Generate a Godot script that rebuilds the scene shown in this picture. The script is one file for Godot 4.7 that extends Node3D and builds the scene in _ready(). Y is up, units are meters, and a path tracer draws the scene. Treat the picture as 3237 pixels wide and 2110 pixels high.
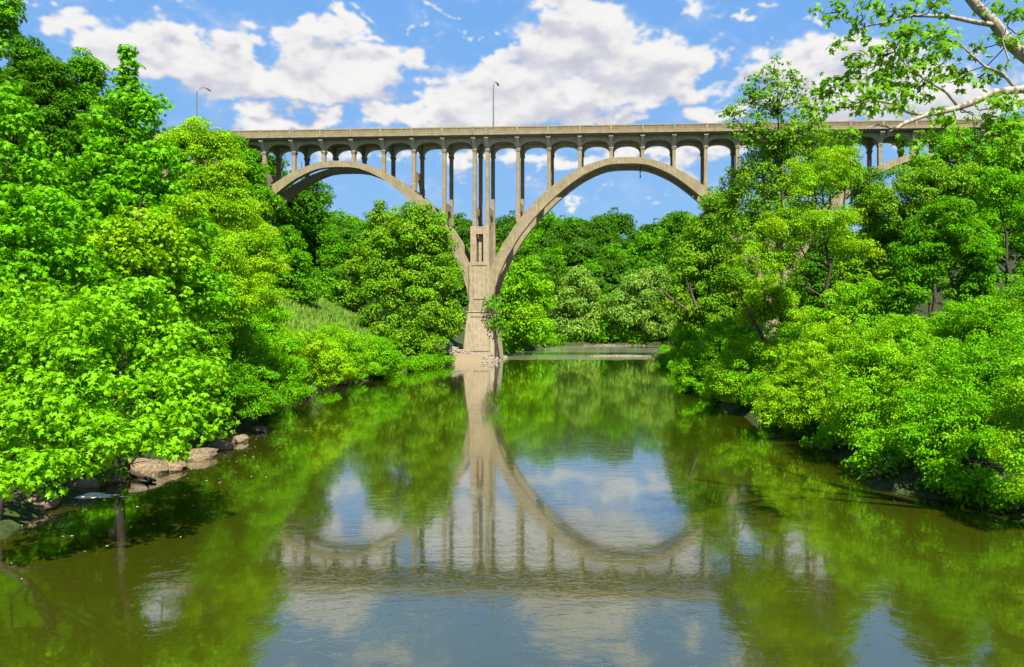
extends Node3D
# River below a concrete open-spandrel arch bridge, wooded banks, cumulus sky.
# Site plan was surveyed from the photograph: FOC/PX/PY turn a sighting and a distance into metres.
const FOC := 1764.0
const PX := 1347.0
const PY := 743.0
const EYE := 8.3
const TURN := 0.06108652   # the bridge is turned 3.5 degrees
const PIER := Vector3(-20.25, 0, -152)

var M := {}
var used := {}
var bv := PackedVector3Array()
var bc := PackedColorArray()
var bi := PackedInt32Array()
var wv := PackedVector3Array()
var wn := PackedVector3Array()
var wi := PackedInt32Array()
var leaf_log: Array = []
var keep_log := false
var shore: PackedVector2Array
var rough := FastNoiseLite.new()
var dome: Dictionary = {}

# ------------------------------------------------------------------ naming
func numbered(n: String) -> String:
	if not used.has(n):
		used[n] = 0
		return n
	used[n] += 1
	return "%s_%03d" % [n, used[n]]

func tag(o: Node, label: String, category := "", group := "", kind := "") -> void:
	if label: o.set_meta("label", label)
	if category: o.set_meta("category", category)
	if group: o.set_meta("group", group)
	if kind: o.set_meta("kind", kind)

func thing(n: String, label: String, category: String, at: Vector3, group := "") -> Node3D:
	var o := Node3D.new()
	o.name = numbered(n)
	add_child(o)
	o.position = at
	tag(o, label, category, group)
	return o

func part(n: String, mesh: Mesh, mat: Material, parent: Node, at := Vector3.ZERO) -> MeshInstance3D:
	var o := MeshInstance3D.new()
	o.mesh = mesh
	o.material_override = mat
	o.name = numbered(n) if parent == self else n
	o.position = at
	parent.add_child(o, true)
	return o

# ------------------------------------------------------------------ shapes
func take_leaves() -> ArrayMesh:
	var a := []
	a.resize(Mesh.ARRAY_MAX)
	a[Mesh.ARRAY_VERTEX] = bv
	a[Mesh.ARRAY_COLOR] = bc
	a[Mesh.ARRAY_INDEX] = bi
	var m := ArrayMesh.new()
	m.add_surface_from_arrays(Mesh.PRIMITIVE_TRIANGLES, a)
	bv = PackedVector3Array()
	bc = PackedColorArray()
	bi = PackedInt32Array()
	return m

func take_wood() -> ArrayMesh:
	var a := []
	a.resize(Mesh.ARRAY_MAX)
	a[Mesh.ARRAY_VERTEX] = wv
	a[Mesh.ARRAY_NORMAL] = wn
	a[Mesh.ARRAY_INDEX] = wi
	var m := ArrayMesh.new()
	m.add_surface_from_arrays(Mesh.PRIMITIVE_TRIANGLES, a)
	wv = PackedVector3Array()
	wn = PackedVector3Array()
	wi = PackedInt32Array()
	return m

func tube(pts: PackedVector3Array, radii: PackedFloat32Array, sides := 6) -> void:
	var n := pts.size()
	var first := wv.size()
	var side := Vector3.ZERO
	for k in n:
		var d := (pts[mini(k + 1, n - 1)] - pts[maxi(k - 1, 0)]).normalized()
		if k == 0:
			side = d.cross(Vector3(0.31, 0.2, 0.93)).normalized()
			if side.length() < 0.1: side = Vector3.RIGHT
		side = (side - d * side.dot(d)).normalized()
		var up := d.cross(side)
		for s in sides:
			var ang := TAU * s / sides
			var nn := side * cos(ang) + up * sin(ang)
			wv.append(pts[k] + nn * radii[k])
			wn.append(nn)
	for k in n - 1:
		for s in sides:
			var a := first + k * sides + s
			var b := first + k * sides + (s + 1) % sides
			wi.append_array([a, a + sides, b, b, a + sides, b + sides])

func limb_line(a: Vector3, b: Vector3, r0: float, r1: float, rng: RandomNumberGenerator, bend := 0.12, steps := 5, sides := 5) -> PackedVector3Array:
	var pts := PackedVector3Array()
	var rad := PackedFloat32Array()
	var len := a.distance_to(b)
	for k in steps + 1:
		var t := float(k) / steps
		var p := a.lerp(b, t)
		p.y += sin(t * PI) * len * -0.08
		if k > 0 and k < steps:
			p += Vector3(rng.randfn(), rng.randfn() * 0.6, rng.randfn()) * len * bend * 0.35
		pts.append(p)
		rad.append(lerpf(r0, r1, t))
	tube(pts, rad, sides)
	return pts

func prism(poly: PackedVector2Array, z0: float, z1: float) -> ArrayMesh:
	# outline in x, y drawn out from z0 to z1
	var st := SurfaceTool.new()
	st.begin(Mesh.PRIMITIVE_TRIANGLES)
	st.set_smooth_group(-1)
	var p := poly
	if Geometry2D.is_polygon_clockwise(p):
		p = p.duplicate()
		p.reverse()
	var tri := Geometry2D.triangulate_polygon(p)
	for k in range(0, tri.size(), 3):
		var a := p[tri[k]]
		var b := p[tri[k + 1]]
		var c := p[tri[k + 2]]
		if (b - a).cross(c - a) < 0:
			var s := b
			b = c
			c = s
		for v in [a, c, b]: st.add_vertex(Vector3(v.x, v.y, z1))
		for v in [a, b, c]: st.add_vertex(Vector3(v.x, v.y, z0))
	for k in p.size():
		var a := p[k]
		var b := p[(k + 1) % p.size()]
		for v in [Vector3(a.x, a.y, z0), Vector3(b.x, b.y, z1), Vector3(b.x, b.y, z0), Vector3(a.x, a.y, z0), Vector3(a.x, a.y, z1), Vector3(b.x, b.y, z1)]:
			st.add_vertex(v)
	st.generate_normals()
	return st.commit()

func block(lo: Vector3, hi: Vector3, ch := 0.03, top := Vector2.ZERO) -> ArrayMesh:
	# box with chamfered upright and upper edges; top = inset of the upper face in x and z
	var st := SurfaceTool.new()
	st.begin(Mesh.PRIMITIVE_TRIANGLES)
	st.set_smooth_group(-1)
	var rings: Array = []
	for lv in [[lo.y, 0.0, Vector2.ZERO], [hi.y - ch, 0.0, top], [hi.y, ch, top]]:
		var x0: float = lo.x + lv[1] + lv[2].x
		var x1: float = hi.x - lv[1] - lv[2].x
		var z0: float = lo.z + lv[1] + lv[2].y
		var z1: float = hi.z - lv[1] - lv[2].y
		var y: float = lv[0]
		rings.append([Vector3(x0 + ch, y, z0), Vector3(x1 - ch, y, z0), Vector3(x1, y, z0 + ch), Vector3(x1, y, z1 - ch), Vector3(x1 - ch, y, z1), Vector3(x0 + ch, y, z1), Vector3(x0, y, z1 - ch), Vector3(x0, y, z0 + ch)])
	for r in 2:
		for k in 8:
			var a: Vector3 = rings[r][k]
			var b: Vector3 = rings[r][(k + 1) % 8]
			var c: Vector3 = rings[r + 1][k]
			var d: Vector3 = rings[r + 1][(k + 1) % 8]
			for v in [a, b, c, b, d, c]: st.add_vertex(v)
	for k in range(1, 7):
		for v in [rings[2][0], rings[2][k], rings[2][k + 1]]: st.add_vertex(v)
		for v in [rings[0][0], rings[0][k + 1], rings[0][k]]: st.add_vertex(v)
	st.generate_normals()
	return st.commit()

func join(meshes: Array) -> ArrayMesh:
	var st := SurfaceTool.new()
	for m in meshes:
		st.append_from(m[0], 0, Transform3D(Basis(), m[1]))
	return st.commit()

func boulder(seed_: int, size: Vector3, jag := 0.32) -> ArrayMesh:
	var nz := FastNoiseLite.new()
	nz.seed = seed_
	nz.frequency = 0.9
	nz.fractal_octaves = 3
	var rng := RandomNumberGenerator.new()
	rng.seed = seed_
	var cuts: Array = []
	for k in 9: cuts.append([Vector3(rng.randfn(), rng.randfn(), rng.randfn()).normalized(), rng.randf_range(0.62, 0.9)])
	var st := SurfaceTool.new()
	st.begin(Mesh.PRIMITIVE_TRIANGLES)
	st.set_smooth_group(-1)
	var rows := 9
	var cols := 14
	var f := func(i: int, j: int) -> Vector3:
		var th := PI * i / rows
		var ph := TAU * (j % cols) / cols
		var d := Vector3(sin(th) * cos(ph), cos(th), sin(th) * sin(ph))
		var r := 1.0
		for c in cuts:
			var q: float = d.dot(c[0])
			if q > 0.05: r = minf(r, c[1] / q)
		r *= 1.0 + jag * 0.35 * nz.get_noise_3dv(d * 1.6)
		return d * r * size
	for i in rows:
		for j in cols:
			var a: Vector3 = f.call(i, j)
			var b: Vector3 = f.call(i, j + 1)
			var c: Vector3 = f.call(i + 1, j)
			var d: Vector3 = f.call(i + 1, j + 1)
			if i > 0:
				for v in [a, b, c]: st.add_vertex(v)
			if i < rows - 1:
				for v in [b, d, c]: st.add_vertex(v)
	st.generate_normals()
	return st.commit()

# ------------------------------------------------------------------ site
func at(px: float, py: float, d: float) -> Vector3:
	return Vector3((px - PX) / FOC * d, EYE + (PY - py) / FOC * d, -d)

func shore_distance(x: float, z: float) -> float:
	var p := Vector2(x, z)
	var best := 1e9
	var n := shore.size()
	var inside := false
	for k in n:
		var a := shore[k]
		var b := shore[(k + 1) % n]
		var ab := b - a
		var t := clampf((p - a).dot(ab) / ab.length_squared(), 0.0, 1.0)
		best = minf(best, (a + ab * t).distance_squared_to(p))
		if (a.y > z) != (b.y > z) and x < (b.x - a.x) * (z - a.y) / (b.y - a.y) + a.x:
			inside = not inside
	var d := sqrt(best)
	return -d if inside else d

func land(x: float, z: float) -> float:
	var sd := shore_distance(x, z) + rough.get_noise_2d(x * 3.0, z * 3.0) * 1.1
	if sd <= 0.0:
		return maxf(-2.2, sd * 0.5)
	var d := -z
	var h := 1.15 * smoothstep(0.0, 1.6, sd) + 0.16 * minf(sd, 30.0) * 0.4
	var mid := -24.0 + clampf(d - 40.0, 0.0, 60.0) * -0.06
	if x < mid:
		h += minf((mid - x) * 0.40, 42.0) * smoothstep(0.0, 6.0, mid - x)
	if x > 42.0:
		h += minf((x - 42.0) * 0.42, 42.0)
	if d > 246.0:
		h = maxf(h, 1.6 + minf((d - 246.0) * 0.36, 36.0) + minf(maxf(0.0, d - 346.0) * 0.01, 6.0))
	h += rough.get_noise_2d(x, z) * minf(1.4, 0.05 * sd + 0.1)
	return h

# ------------------------------------------------------------------ foliage
const STAR := [Vector3(0, -0.46, 0.02), Vector3(-0.34, -0.34, -0.07), Vector3(-0.24, -0.1, 0.02), Vector3(-0.55, 0.12, -0.1), Vector3(-0.2, 0.16, 0.02), Vector3(0, 0.6, -0.13), Vector3(0.2, 0.16, 0.02), Vector3(0.55, 0.12, -0.1), Vector3(0.24, -0.1, 0.02), Vector3(0.34, -0.34, -0.07)]

func leaf(p: Vector3, ax: Vector3, ay: Vector3, az: Vector3, kind: int, c: Color) -> void:
	var k0 := bv.size()
	if kind == 0:
		bv.append(p + az * 0.05)
		bc.append(c)
		for s in STAR:
			bv.append(p + ax * s.x + ay * s.y + az * s.z)
			bc.append(c)
		for k in 10:
			bi.append(k0)
			bi.append(k0 + 1 + k)
			bi.append(k0 + 1 + (k + 1) % 10)
	elif kind == 1:   # pointed oval, folded along its midrib
		bv.append(p - ay * 0.5)
		bv.append(p - ax * 0.32 + ay * 0.02 + az * 0.12)
		bv.append(p + ay * 0.55 - az * 0.1)
		bv.append(p + ax * 0.32 + ay * 0.02 + az * 0.12)
		for k in 4: bc.append(c)
		bi.append_array([k0, k0 + 1, k0 + 2, k0, k0 + 2, k0 + 3])
	else:             # three leaflets on a stalk
		for i in 3:
			var s := i - 1.0
			var q := p + ax * s * 0.22 + ay * (0.1 - 0.2 * absf(s))
			var dy := (ay * (1.0 - 0.45 * absf(s)) + ax * s * 0.75) * 0.5
			var dx := (ax - ay * s * 0.6) * 0.16
			var k1 := bv.size()
			bv.append(q)
			bv.append(q + dy * 0.5 - dx + az * 0.05)
			bv.append(q + dy - az * 0.1)
			bv.append(q + dy * 0.5 + dx + az * 0.05)
			for k in 4: bc.append(c)
			bi.append_array([k1, k1 + 1, k1 + 2, k1, k1 + 2, k1 + 3])

# greens are leaf pigments, linear
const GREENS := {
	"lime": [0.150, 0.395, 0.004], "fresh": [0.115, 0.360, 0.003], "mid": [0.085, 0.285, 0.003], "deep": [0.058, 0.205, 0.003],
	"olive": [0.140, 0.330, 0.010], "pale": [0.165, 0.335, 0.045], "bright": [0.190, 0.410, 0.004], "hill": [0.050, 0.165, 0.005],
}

func fill_lobe(rng: RandomNumberGenerator, c: Vector3, r: Vector3, o: Dictionary) -> PackedVector3Array:
	# clumps of leaves spread through a lobe of the crown; gives the clump centres
	var out := PackedVector3Array()
	var rc: float = o.rc
	var ls: float = o.ls
	var kind: int = o.kind
	var g: Array = GREENS[o.green]
	var area := 4.0 * PI * pow((pow(r.x * r.y, 1.6) + pow(r.x * r.z, 1.6) + pow(r.y * r.z, 1.6)) / 3.0, 0.625)
	var n := int(ceilf(area / (PI * rc * rc) * float(o.get("dens", 1.5))))
	var leaf_area: float = ls * ls * [0.52, 0.33, 0.26][kind]
	var per := int(ceilf(PI * 2.0 * rc * rc * 0.7 / leaf_area * float(o.get("cover", 0.8))))
	var droop: float = o.get("droop", 0.35)
	for k in n:
		var d := Vector3(rng.randfn(), rng.randfn(), rng.randfn()).normalized()
		var rr := pow(rng.randf(), 0.42)
		rr *= 0.86 + 0.3 * rough.get_noise_3dv(c * 3.0 + d * 26.0) + rng.randf() * 0.1
		var q := c + d * r * rr
		if q.y < float(o.get("floor", -1e9)): continue
		out.append(q)
		var rk := rc * rng.randf_range(0.65, 1.25)
		var tone := rng.randf_range(0.84, 1.18)
		var yell := rng.randf_range(-0.02, 0.2) if rng.randf() < 0.4 else 0.0
		var m := int(per * (rk / rc) * (rk / rc) * rng.randf_range(0.75, 1.1))
		for j in m:
			var e := Vector3(rng.randfn(), rng.randfn() + 0.45, rng.randfn()).normalized()
			var sh := 0.45 + 0.6 * sqrt(rng.randf())
			var p := q + Vector3(e.x, e.y * 0.62, e.z) * rk * sh
			var az := (e * 0.9 + Vector3(0, 0.55, 0) + Vector3(rng.randfn(), rng.randfn(), rng.randfn()) * 0.42).normalized()
			var ay := Vector3(e.x + rng.randfn() * 0.6, -droop + rng.randfn() * 0.3, e.z + rng.randfn() * 0.6)
			ay = (ay - az * ay.dot(az)).normalized()
			var ax := ay.cross(az)
			var s := ls * rng.randf_range(0.7, 1.25)
			var t := tone * rng.randf_range(0.78, 1.24)
			var col := Color(g[0] * t * (1.0 + yell * 2.0), g[1] * t * (1.0 + yell * 0.35), g[2] * t, 1.0)
			if keep_log: leaf_log.append([p, ax * s, ay * s, az * s, t])
			else: leaf(p, ax * s, ay * s, az * s, kind, col)
	return out

func grow(o: Dictionary) -> Node3D:
	# a tree or shrub: trunk, limbs with their twigs, crown
	var rng := RandomNumberGenerator.new()
	rng.seed = hash(o.label)
	var d: float = o.d
	var base := at(o.px, PY, d)
	base.x += float(o.get("dx", 0.0))
	base.y = maxf(land(base.x, base.z), -0.3) - 0.15
	var t := thing(o.name, o.label, o.cat, base, o.get("group", ""))
	if not o.has("ls"): o.ls = maxf(0.2, d * 0.0034)
	if not o.has("rc"): o.rc = maxf(0.55, d * 0.0115)
	if not o.has("kind"): o.kind = 1
	var bark: Material = M[o.get("bark", "bark")]
	var lobes: Array = []
	var top := 0.0
	for b in o.lobes:
		var dd: float = d + b[4]
		var c := at(b[0], b[1], dd) - base
		var r := Vector3(b[2], b[3], (b[5] if b.size() > 5 else b[2])) * dd / FOC
		lobes.append([c, r])
		top = maxf(top, c.y + r.y * 0.45)
	var tall: bool = o.get("tall", true)
	o.floor = 0.25 if base.y > 0.2 else 0.5 - base.y
	var main_c: Vector3 = lobes[0][0]
	var r0: float = o.get("girth", 0.012 * top + 0.05)
	var trunk_pts := PackedVector3Array()
	if tall:
		var tip := Vector3(main_c.x, top, main_c.z)
		if o.has("trunk_tip"):
			tip = at(o.trunk_tip[0], o.trunk_tip[1], d) - base
		var rad := PackedFloat32Array()
		for k in 9:
			var f := k / 8.0
			var p := Vector3(tip.x * pow(f, 0.8), tip.y * f - (0.6 if k == 0 else 0.0), tip.z * pow(f, 0.8))
			p += Vector3(rng.randfn(), 0, rng.randfn()) * r0 * 0.8 * (1.0 if k > 0 and k < 8 else 0.0)
			trunk_pts.append(p)
			rad.append(r0 * (1.0 - 0.82 * f) * (1.5 if k == 0 else 1.0))
		tube(trunk_pts, rad, 8)
		part("trunk", take_wood(), bark, t)
	keep_log = o.get("leaf_parts", false)
	leaf_log = []
	for b in lobes:
		var cs := fill_lobe(rng, b[0], b[1], o)
		var r: float = (b[1].x + b[1].y) * 0.5
		# limb from the trunk to the lobe, twigs out to the clumps
		var root := Vector3(rng.randfn() * 0.3, 0, rng.randfn() * 0.3)
		if tall:
			var want: float = clampf((b[0].y - absf(b[0].x - main_c.x) * 0.5 - r * 0.35) / maxf(top, 0.1), 0.15, 0.95)
			root = trunk_pts[int(round(want * 8.0))]
		var tw: float = o.get("twig", 0.012)
		var steps := 5
		var line := limb_line(root, b[0] + Vector3(0, r * 0.15, 0), maxf(r0 * 0.42, tw * 2.0), tw * 1.5, rng, 0.16, steps, 6)
		for q in cs:
			if rng.randf() > float(o.get("twigs", 0.45)): continue
			var f := 1
			var bestd := 1e9
			for k in range(1, steps + 1):
				var dist: float = line[k].distance_to(q) + (line[k].y - q.y) * 0.5
				if dist < bestd:
					bestd = dist
					f = k
			limb_line(line[f], q, tw * 1.3, tw * 0.5, rng, 0.2, 4, 4)
		part("limb" if tall else "stem", take_wood(), bark, t)
	if keep_log: leaf_parts(t, o)
	keep_log = false
	var crown := part("crown", take_leaves(), M["leaf"], t)
	if o.get("leaf_parts", false): crown.set_meta("kind", "stuff")
	return t

func leaf_parts(t: Node3D, o: Dictionary) -> void:
	# the 300 leaves that show largest are leaves of their own, the rest are the crown
	var eye := Vector3(0, EYE, 0) - t.position
	var order: Array = []
	for k in leaf_log.size():
		var v: Vector3 = leaf_log[k][0] - eye
		var sx := PX + FOC * v.x / -v.z
		var sy := PY - FOC * v.y / -v.z
		var out := 0.0 if sx > 0 and sx < 2379 and sy > 0 and sy < 1551 else 500.0
		order.append([v.length() + out, k])
	order.sort_custom(func(a, b): return a[0] < b[0])
	var g: Array = GREENS[o.green]
	var kinds: Array = []
	for k in 4:
		var tone: float = [0.86, 0.98, 1.08, 1.2][k]
		leaf(Vector3.ZERO, Vector3.RIGHT, Vector3.UP, Vector3.BACK, o.kind, Color(g[0] * tone, g[1] * tone, g[2] * tone))
		kinds.append(take_leaves())
	for n in order.size():
		var L: Array = leaf_log[order[n][1]]
		if n < 300:
			var q := part("leaf", kinds[clampi(int((L[4] - 0.65) / 0.2), 0, 3)], M["leaf"], t)
			q.transform = Transform3D(Basis(L[1], L[2], L[3]), L[0])
		else:
			var tt: float = L[4]
			leaf(L[0], L[1], L[2], L[3], o.kind, Color(g[0] * tt, g[1] * tt, g[2] * tt))

func proto(n: String, green: String, h: float, r: Vector3, seed_: int, ls: float, rc: float) -> Node3D:
	# a tree to be planted many times
	var rng := RandomNumberGenerator.new()
	rng.seed = seed_
	var t := Node3D.new()
	t.name = n
	var o := {"rc": rc, "ls": ls, "kind": 1, "green": green, "dens": 1.35, "cover": 0.75}
	var tip := Vector3(0, h * 0.82, 0)
	limb_line(Vector3(0, -1, 0), tip, h * 0.016, h * 0.004, rng, 0.03, 6, 6)
	part("trunk", take_wood(), M["bark"], t)
	fill_lobe(rng, Vector3(0, h - r.y, 0), r, o)
	for k in 5:
		var a := TAU * (k + rng.randf() * 0.6) / 5.0
		var c := Vector3(cos(a) * r.x * 0.62, h - r.y * rng.randf_range(0.75, 1.55), sin(a) * r.z * 0.62)
		fill_lobe(rng, c, r * rng.randf_range(0.42, 0.58), o)
		limb_line(Vector3(0, c.y * 0.6, 0), c, h * 0.006, h * 0.002, rng, 0.1, 4, 4)
		part("limb", take_wood(), M["bark"], t)
	part("crown", take_leaves(), M["leaf"], t)
	return t

func plant(p: Node3D, n: String, x: float, z: float, s: float, turn: float, label: String, group: String, sink := 0.0) -> Node3D:
	var o: Node3D = p.duplicate()
	o.name = numbered(n)
	add_child(o)
	o.position = Vector3(x, land(x, z) - sink, z)
	o.rotation.y = turn
	o.scale = Vector3(s, s, s)
	tag(o, label, "tree", group)
	return o

# ------------------------------------------------------------------ sky
# cumulus seen in that sky: bearing, height, half width, half height in degrees
const CLOUDS := [[-33.9,17.3,1.6,0.98], [-32.3,17.2,2.3,1.25], [-29.5,18.1,1.7,1.15], [-28.1,18.0,1.0,0.73], [-30.7,16.3,2.9,1.08], [-27.0,16.1,2.8,1.87], [-25.1,17.5,2.4,1.47], [-23.9,18.2,1.6,1.07], [-22.4,16.2,3.9,1.66], [-19.6,18.1,1.9,1.44], [-18.4,16.8,4.4,1.55], [-15.7,17.4,3.3,1.37], [-12.7,18.2,2.5,1.09], [-11.0,19.1,1.1,0.57], [-20.1,15.3,3.7,0.68], [-24.0,15.6,4.1,1.10], [-19.1,20.1,1.1,0.81], [-17.4,20.4,1.0,0.93], [-15.7,19.4,1.2,0.39], [-18.1,19.2,1.8,0.61], [-23.5,14.2,0.5,0.25], [-15.7,21.5,0.4,0.38], [-24.9,18.8,0.5,0.42], [-21.6,13.4,3.1,0.74], [-19.5,13.8,1.3,0.69], [-23.8,12.9,1.0,0.28], [-13.0,14.9,2.0,1.01], [-11.1,15.1,3.4,1.25], [-8.6,16.0,3.5,1.54], [-5.4,17.0,3.9,1.95], [-2.8,19.1,2.7,2.26], [-0.6,21.2,2.8,1.86], [1.7,20.0,4.1,2.24], [3.3,18.3,4.9,2.05], [6.9,19.0,3.4,1.58], [9.4,19.2,1.8,1.31], [6.6,16.7,3.7,1.42], [8.8,16.9,1.8,1.06], [-1.5,16.2,5.2,1.38], [-5.4,14.9,4.2,1.09], [-2.0,22.3,1.8,0.78], [-6.4,18.8,1.1,0.58], [-9.2,14.2,3.8,1.08], [2.7,16.3,3.9,1.02], [8.2,22.3,1.7,0.44], [11.3,22.0,0.6,0.38], [1.7,14.8,2.8,0.73], [15.9,18.5,3.8,1.40], [13.5,17.7,2.0,1.03], [18.9,18.7,2.6,0.72], [21.7,17.6,3.1,1.53], [17.4,16.4,4.1,1.60], [20.3,15.0,5.7,1.42], [25.8,15.5,3.9,1.79], [28.6,14.1,3.0,1.23], [9.7,14.7,1.8,0.66], [12.1,15.1,1.6,0.83], [11.3,17.1,1.1,0.64], [24.5,12.9,5.4,1.12], [13.8,21.6,0.5,0.25], [17.6,20.9,0.5,0.24], [18.7,19.7,1.0,0.27], [14.4,20.1,0.3,0.17], [-8.6,20.5,0.5,0.25], [-12.1,20.6,0.4,0.22], [-9.9,21.8,0.8,0.19], [-6.7,20.9,0.3,0.23], [-35.7,18.4,0.4,0.21], [-8.6,11.7,2.0,0.86], [-4.8,11.8,2.0,0.99], [-1.5,11.9,2.3,0.87], [3.3,12.4,2.7,1.11], [7.2,11.5,2.7,0.93], [9.4,12.5,2.5,1.22], [-17.2,11.9,1.9,0.53], [-13.6,11.7,1.5,0.48], [8.2,10.5,2.7,0.50], [0.4,9.2,0.8,0.28], [2.4,11.0,1.9,0.31], [6.9,9.5,1.0,0.28], [-30.7,20.9,3.8,0.73], [-14.2,23.5,3.7,0.58], [2.4,23.9,4.9,0.92], [14.4,24.1,5.5,0.68], [-23.0,23.5,4.1,0.60]]

var n_lump := FastNoiseLite.new()
var n_fine := FastNoiseLite.new()
var n_far := FastNoiseLite.new()

func cloud_field(az: float, el: float, bins: Array) -> float:
	var keep := 1.0
	var b := int(floor((az + 62.0) / 4.0))
	if b >= 0 and b < bins.size():
		for c in bins[b]:
			var dx: float = (az - c[0]) / c[2]
			var dy: float = (el - c[1]) / c[3]
			if dy < 0.0: dy *= 1.15
			var r := dx * dx + dy * dy
			if r < 1.96: keep *= 1.0 - (0.86 if c[3] > 0.65 else 0.6) * (1.0 - r / 1.96) * (1.0 - r / 1.96)
	return 1.0 - keep

func sky_color(az: float, el: float, bins: Array) -> Color:
	var a := deg_to_rad(az)
	var e := deg_to_rad(el)
	var dir := Vector3(sin(a) * cos(e), sin(e), -cos(a) * cos(e))
	var up := clampf(el / 60.0, 0.0, 1.0)
	var t := pow(clampf(el / 30.0, 0.0, 1.0), 0.75)
	var blue := Color(0.36, 0.62, 0.93).lerp(Color(0.145, 0.385, 0.86), t).lerp(Color(0.08, 0.23, 0.66), maxf(0.0, up - 0.5) * 1.4)
	# lumpy edge
	var sq := Vector3(dir.x, dir.y * 1.7, dir.z)
	var n := n_lump.get_noise_3dv(sq * 100.0)
	az += 3.2 * n_lump.get_noise_3dv(sq * 100.0 + Vector3(40, 9, 3)) + 0.5 * n_fine.get_noise_3dv(sq * 100.0 + Vector3(7, 0, 31))
	el += 1.8 * n_lump.get_noise_3dv(sq * 100.0 + Vector3(3, 77, 20)) + 0.4 * n_fine.get_noise_3dv(sq * 100.0 + Vector3(55, 3, 1))
	var m := n_fine.get_noise_3dv(sq * 100.0)
	var mask := smoothstep(52.0, 40.0, absf(az)) * smoothstep(38.0, 29.0, el)
	var f := 0.0
	if mask > 0.0: f = cloud_field(az, el, bins) * mask
	if mask < 1.0: f += (1.0 - mask) * clampf(n_far.get_noise_3dv(Vector3(dir.x, dir.y * 1.6, dir.z) * 100.0) * 2.0 + 0.05, 0.0, 0.9)
	var dens := f * 1.55 - 0.30 + n * 0.62 + m * 0.22
	var alpha := smoothstep(-0.16, 0.62, dens) * 0.97
	# veil of thin cloud
	alpha = maxf(alpha, 0.18 * smoothstep(-0.35, 0.2, dens))
	if alpha <= 0.002: return blue
	# sunlit crests and grey-violet hollows of the cloud itself
	var above := Vector3(sq.x + 0.004, sq.y + 0.028, sq.z)
	var f2 := f
	if mask > 0.0: f2 = cloud_field(az + 0.2, el + 1.15, bins) * mask + (f if mask < 1.0 else 0.0) * (1.0 - mask)
	var lit := (f - f2) * 1.15 + (n - n_lump.get_noise_3dv(above * 100.0)) * 0.95 + m * 0.35
	var w := 0.5 + 0.5 * tanh(0.30 + lit * 1.9 - smoothstep(0.3, 1.3, dens) * 0.25)
	var white := Color(0.56, 0.57, 0.66).lerp(Color(0.95, 0.93, 0.905), w)
	return blue.lerp(white, alpha)

func make_sky() -> PanoramaSkyMaterial:
	for s in [[n_lump, 0.13, 6, 11], [n_fine, 0.55, 5, 23], [n_far, 0.026, 3, 7]]:
		s[0].noise_type = FastNoiseLite.TYPE_SIMPLEX_SMOOTH
		s[0].frequency = s[1]
		s[0].fractal_octaves = s[2]
		s[0].seed = s[3]
	var bins: Array = []
	for b in 31:
		var here: Array = []
		for c in CLOUDS:
			if c[0] + c[2] * 1.45 > -62.0 + b * 4.0 and c[0] - c[2] * 1.45 < -58.0 + b * 4.0: here.append(c)
		bins.append(here)
	var w := 4096
	var h := 2048
	var small := Image.create(512, 256, false, Image.FORMAT_RGBF)
	for y in 256:
		var el := 90.0 - (y + 0.5) * 180.0 / 256.0
		for x in 512:
			var az := fposmod((x + 0.5) * 360.0 / 512.0 + 180.0, 360.0) - 180.0
			small.set_pixel(x, y, Color(0.30, 0.33, 0.30) if el < -0.8 else sky_color(az, maxf(el, 0.0), bins))
	small.resize(w, h, Image.INTERPOLATE_CUBIC)
	var k := w / 360.0
	for y in range(int((90.0 - 31.0) * k), int(90.0 * k)):
		var el := 90.0 - (y + 0.5) / k
		for i in range(int(-43.0 * k), int(36.0 * k)):
			small.set_pixel((i + w) % w, y, sky_color((i + 0.5) / k, el, bins))
	var s := PanoramaSkyMaterial.new()
	s.panorama = ImageTexture.create_from_image(small)
	return s

# ------------------------------------------------------------------ materials
func noise_tex(freq: float, seed_: int, ramp: Array, size := 512, oct := 5) -> NoiseTexture2D:
	var nz := FastNoiseLite.new()
	nz.noise_type = FastNoiseLite.TYPE_SIMPLEX_SMOOTH
	nz.frequency = freq
	nz.seed = seed_
	nz.fractal_octaves = oct
	var t := NoiseTexture2D.new()
	t.width = size
	t.height = size
	t.seamless = true
	t.noise = nz
	if ramp:
		var g := Gradient.new()
		g.offsets = PackedFloat32Array(ramp.map(func(r): return r[0]))
		g.colors = PackedColorArray(ramp.map(func(r): return Color(r[1], r[2], r[3]).linear_to_srgb()))
		t.color_ramp = g
	return t

func plain(c: Array, rough_: float, spec := 0.4) -> StandardMaterial3D:
	var m := StandardMaterial3D.new()
	m.albedo_color = Color(c[0], c[1], c[2]).linear_to_srgb()
	m.roughness = rough_
	m.metallic_specular = spec
	return m

func mapped(tex: Texture2D, scale: Vector3, rough_: float, bump: Texture2D = null, depth := 1.0) -> StandardMaterial3D:
	var m := plain([1, 1, 1], rough_)
	m.albedo_texture = tex
	m.uv1_triplanar = true
	m.uv1_world_triplanar = true
	m.uv1_scale = scale
	if bump:
		m.heightmap_enabled = true
		m.heightmap_texture = bump
		m.heightmap_scale = depth
	return m

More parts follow.
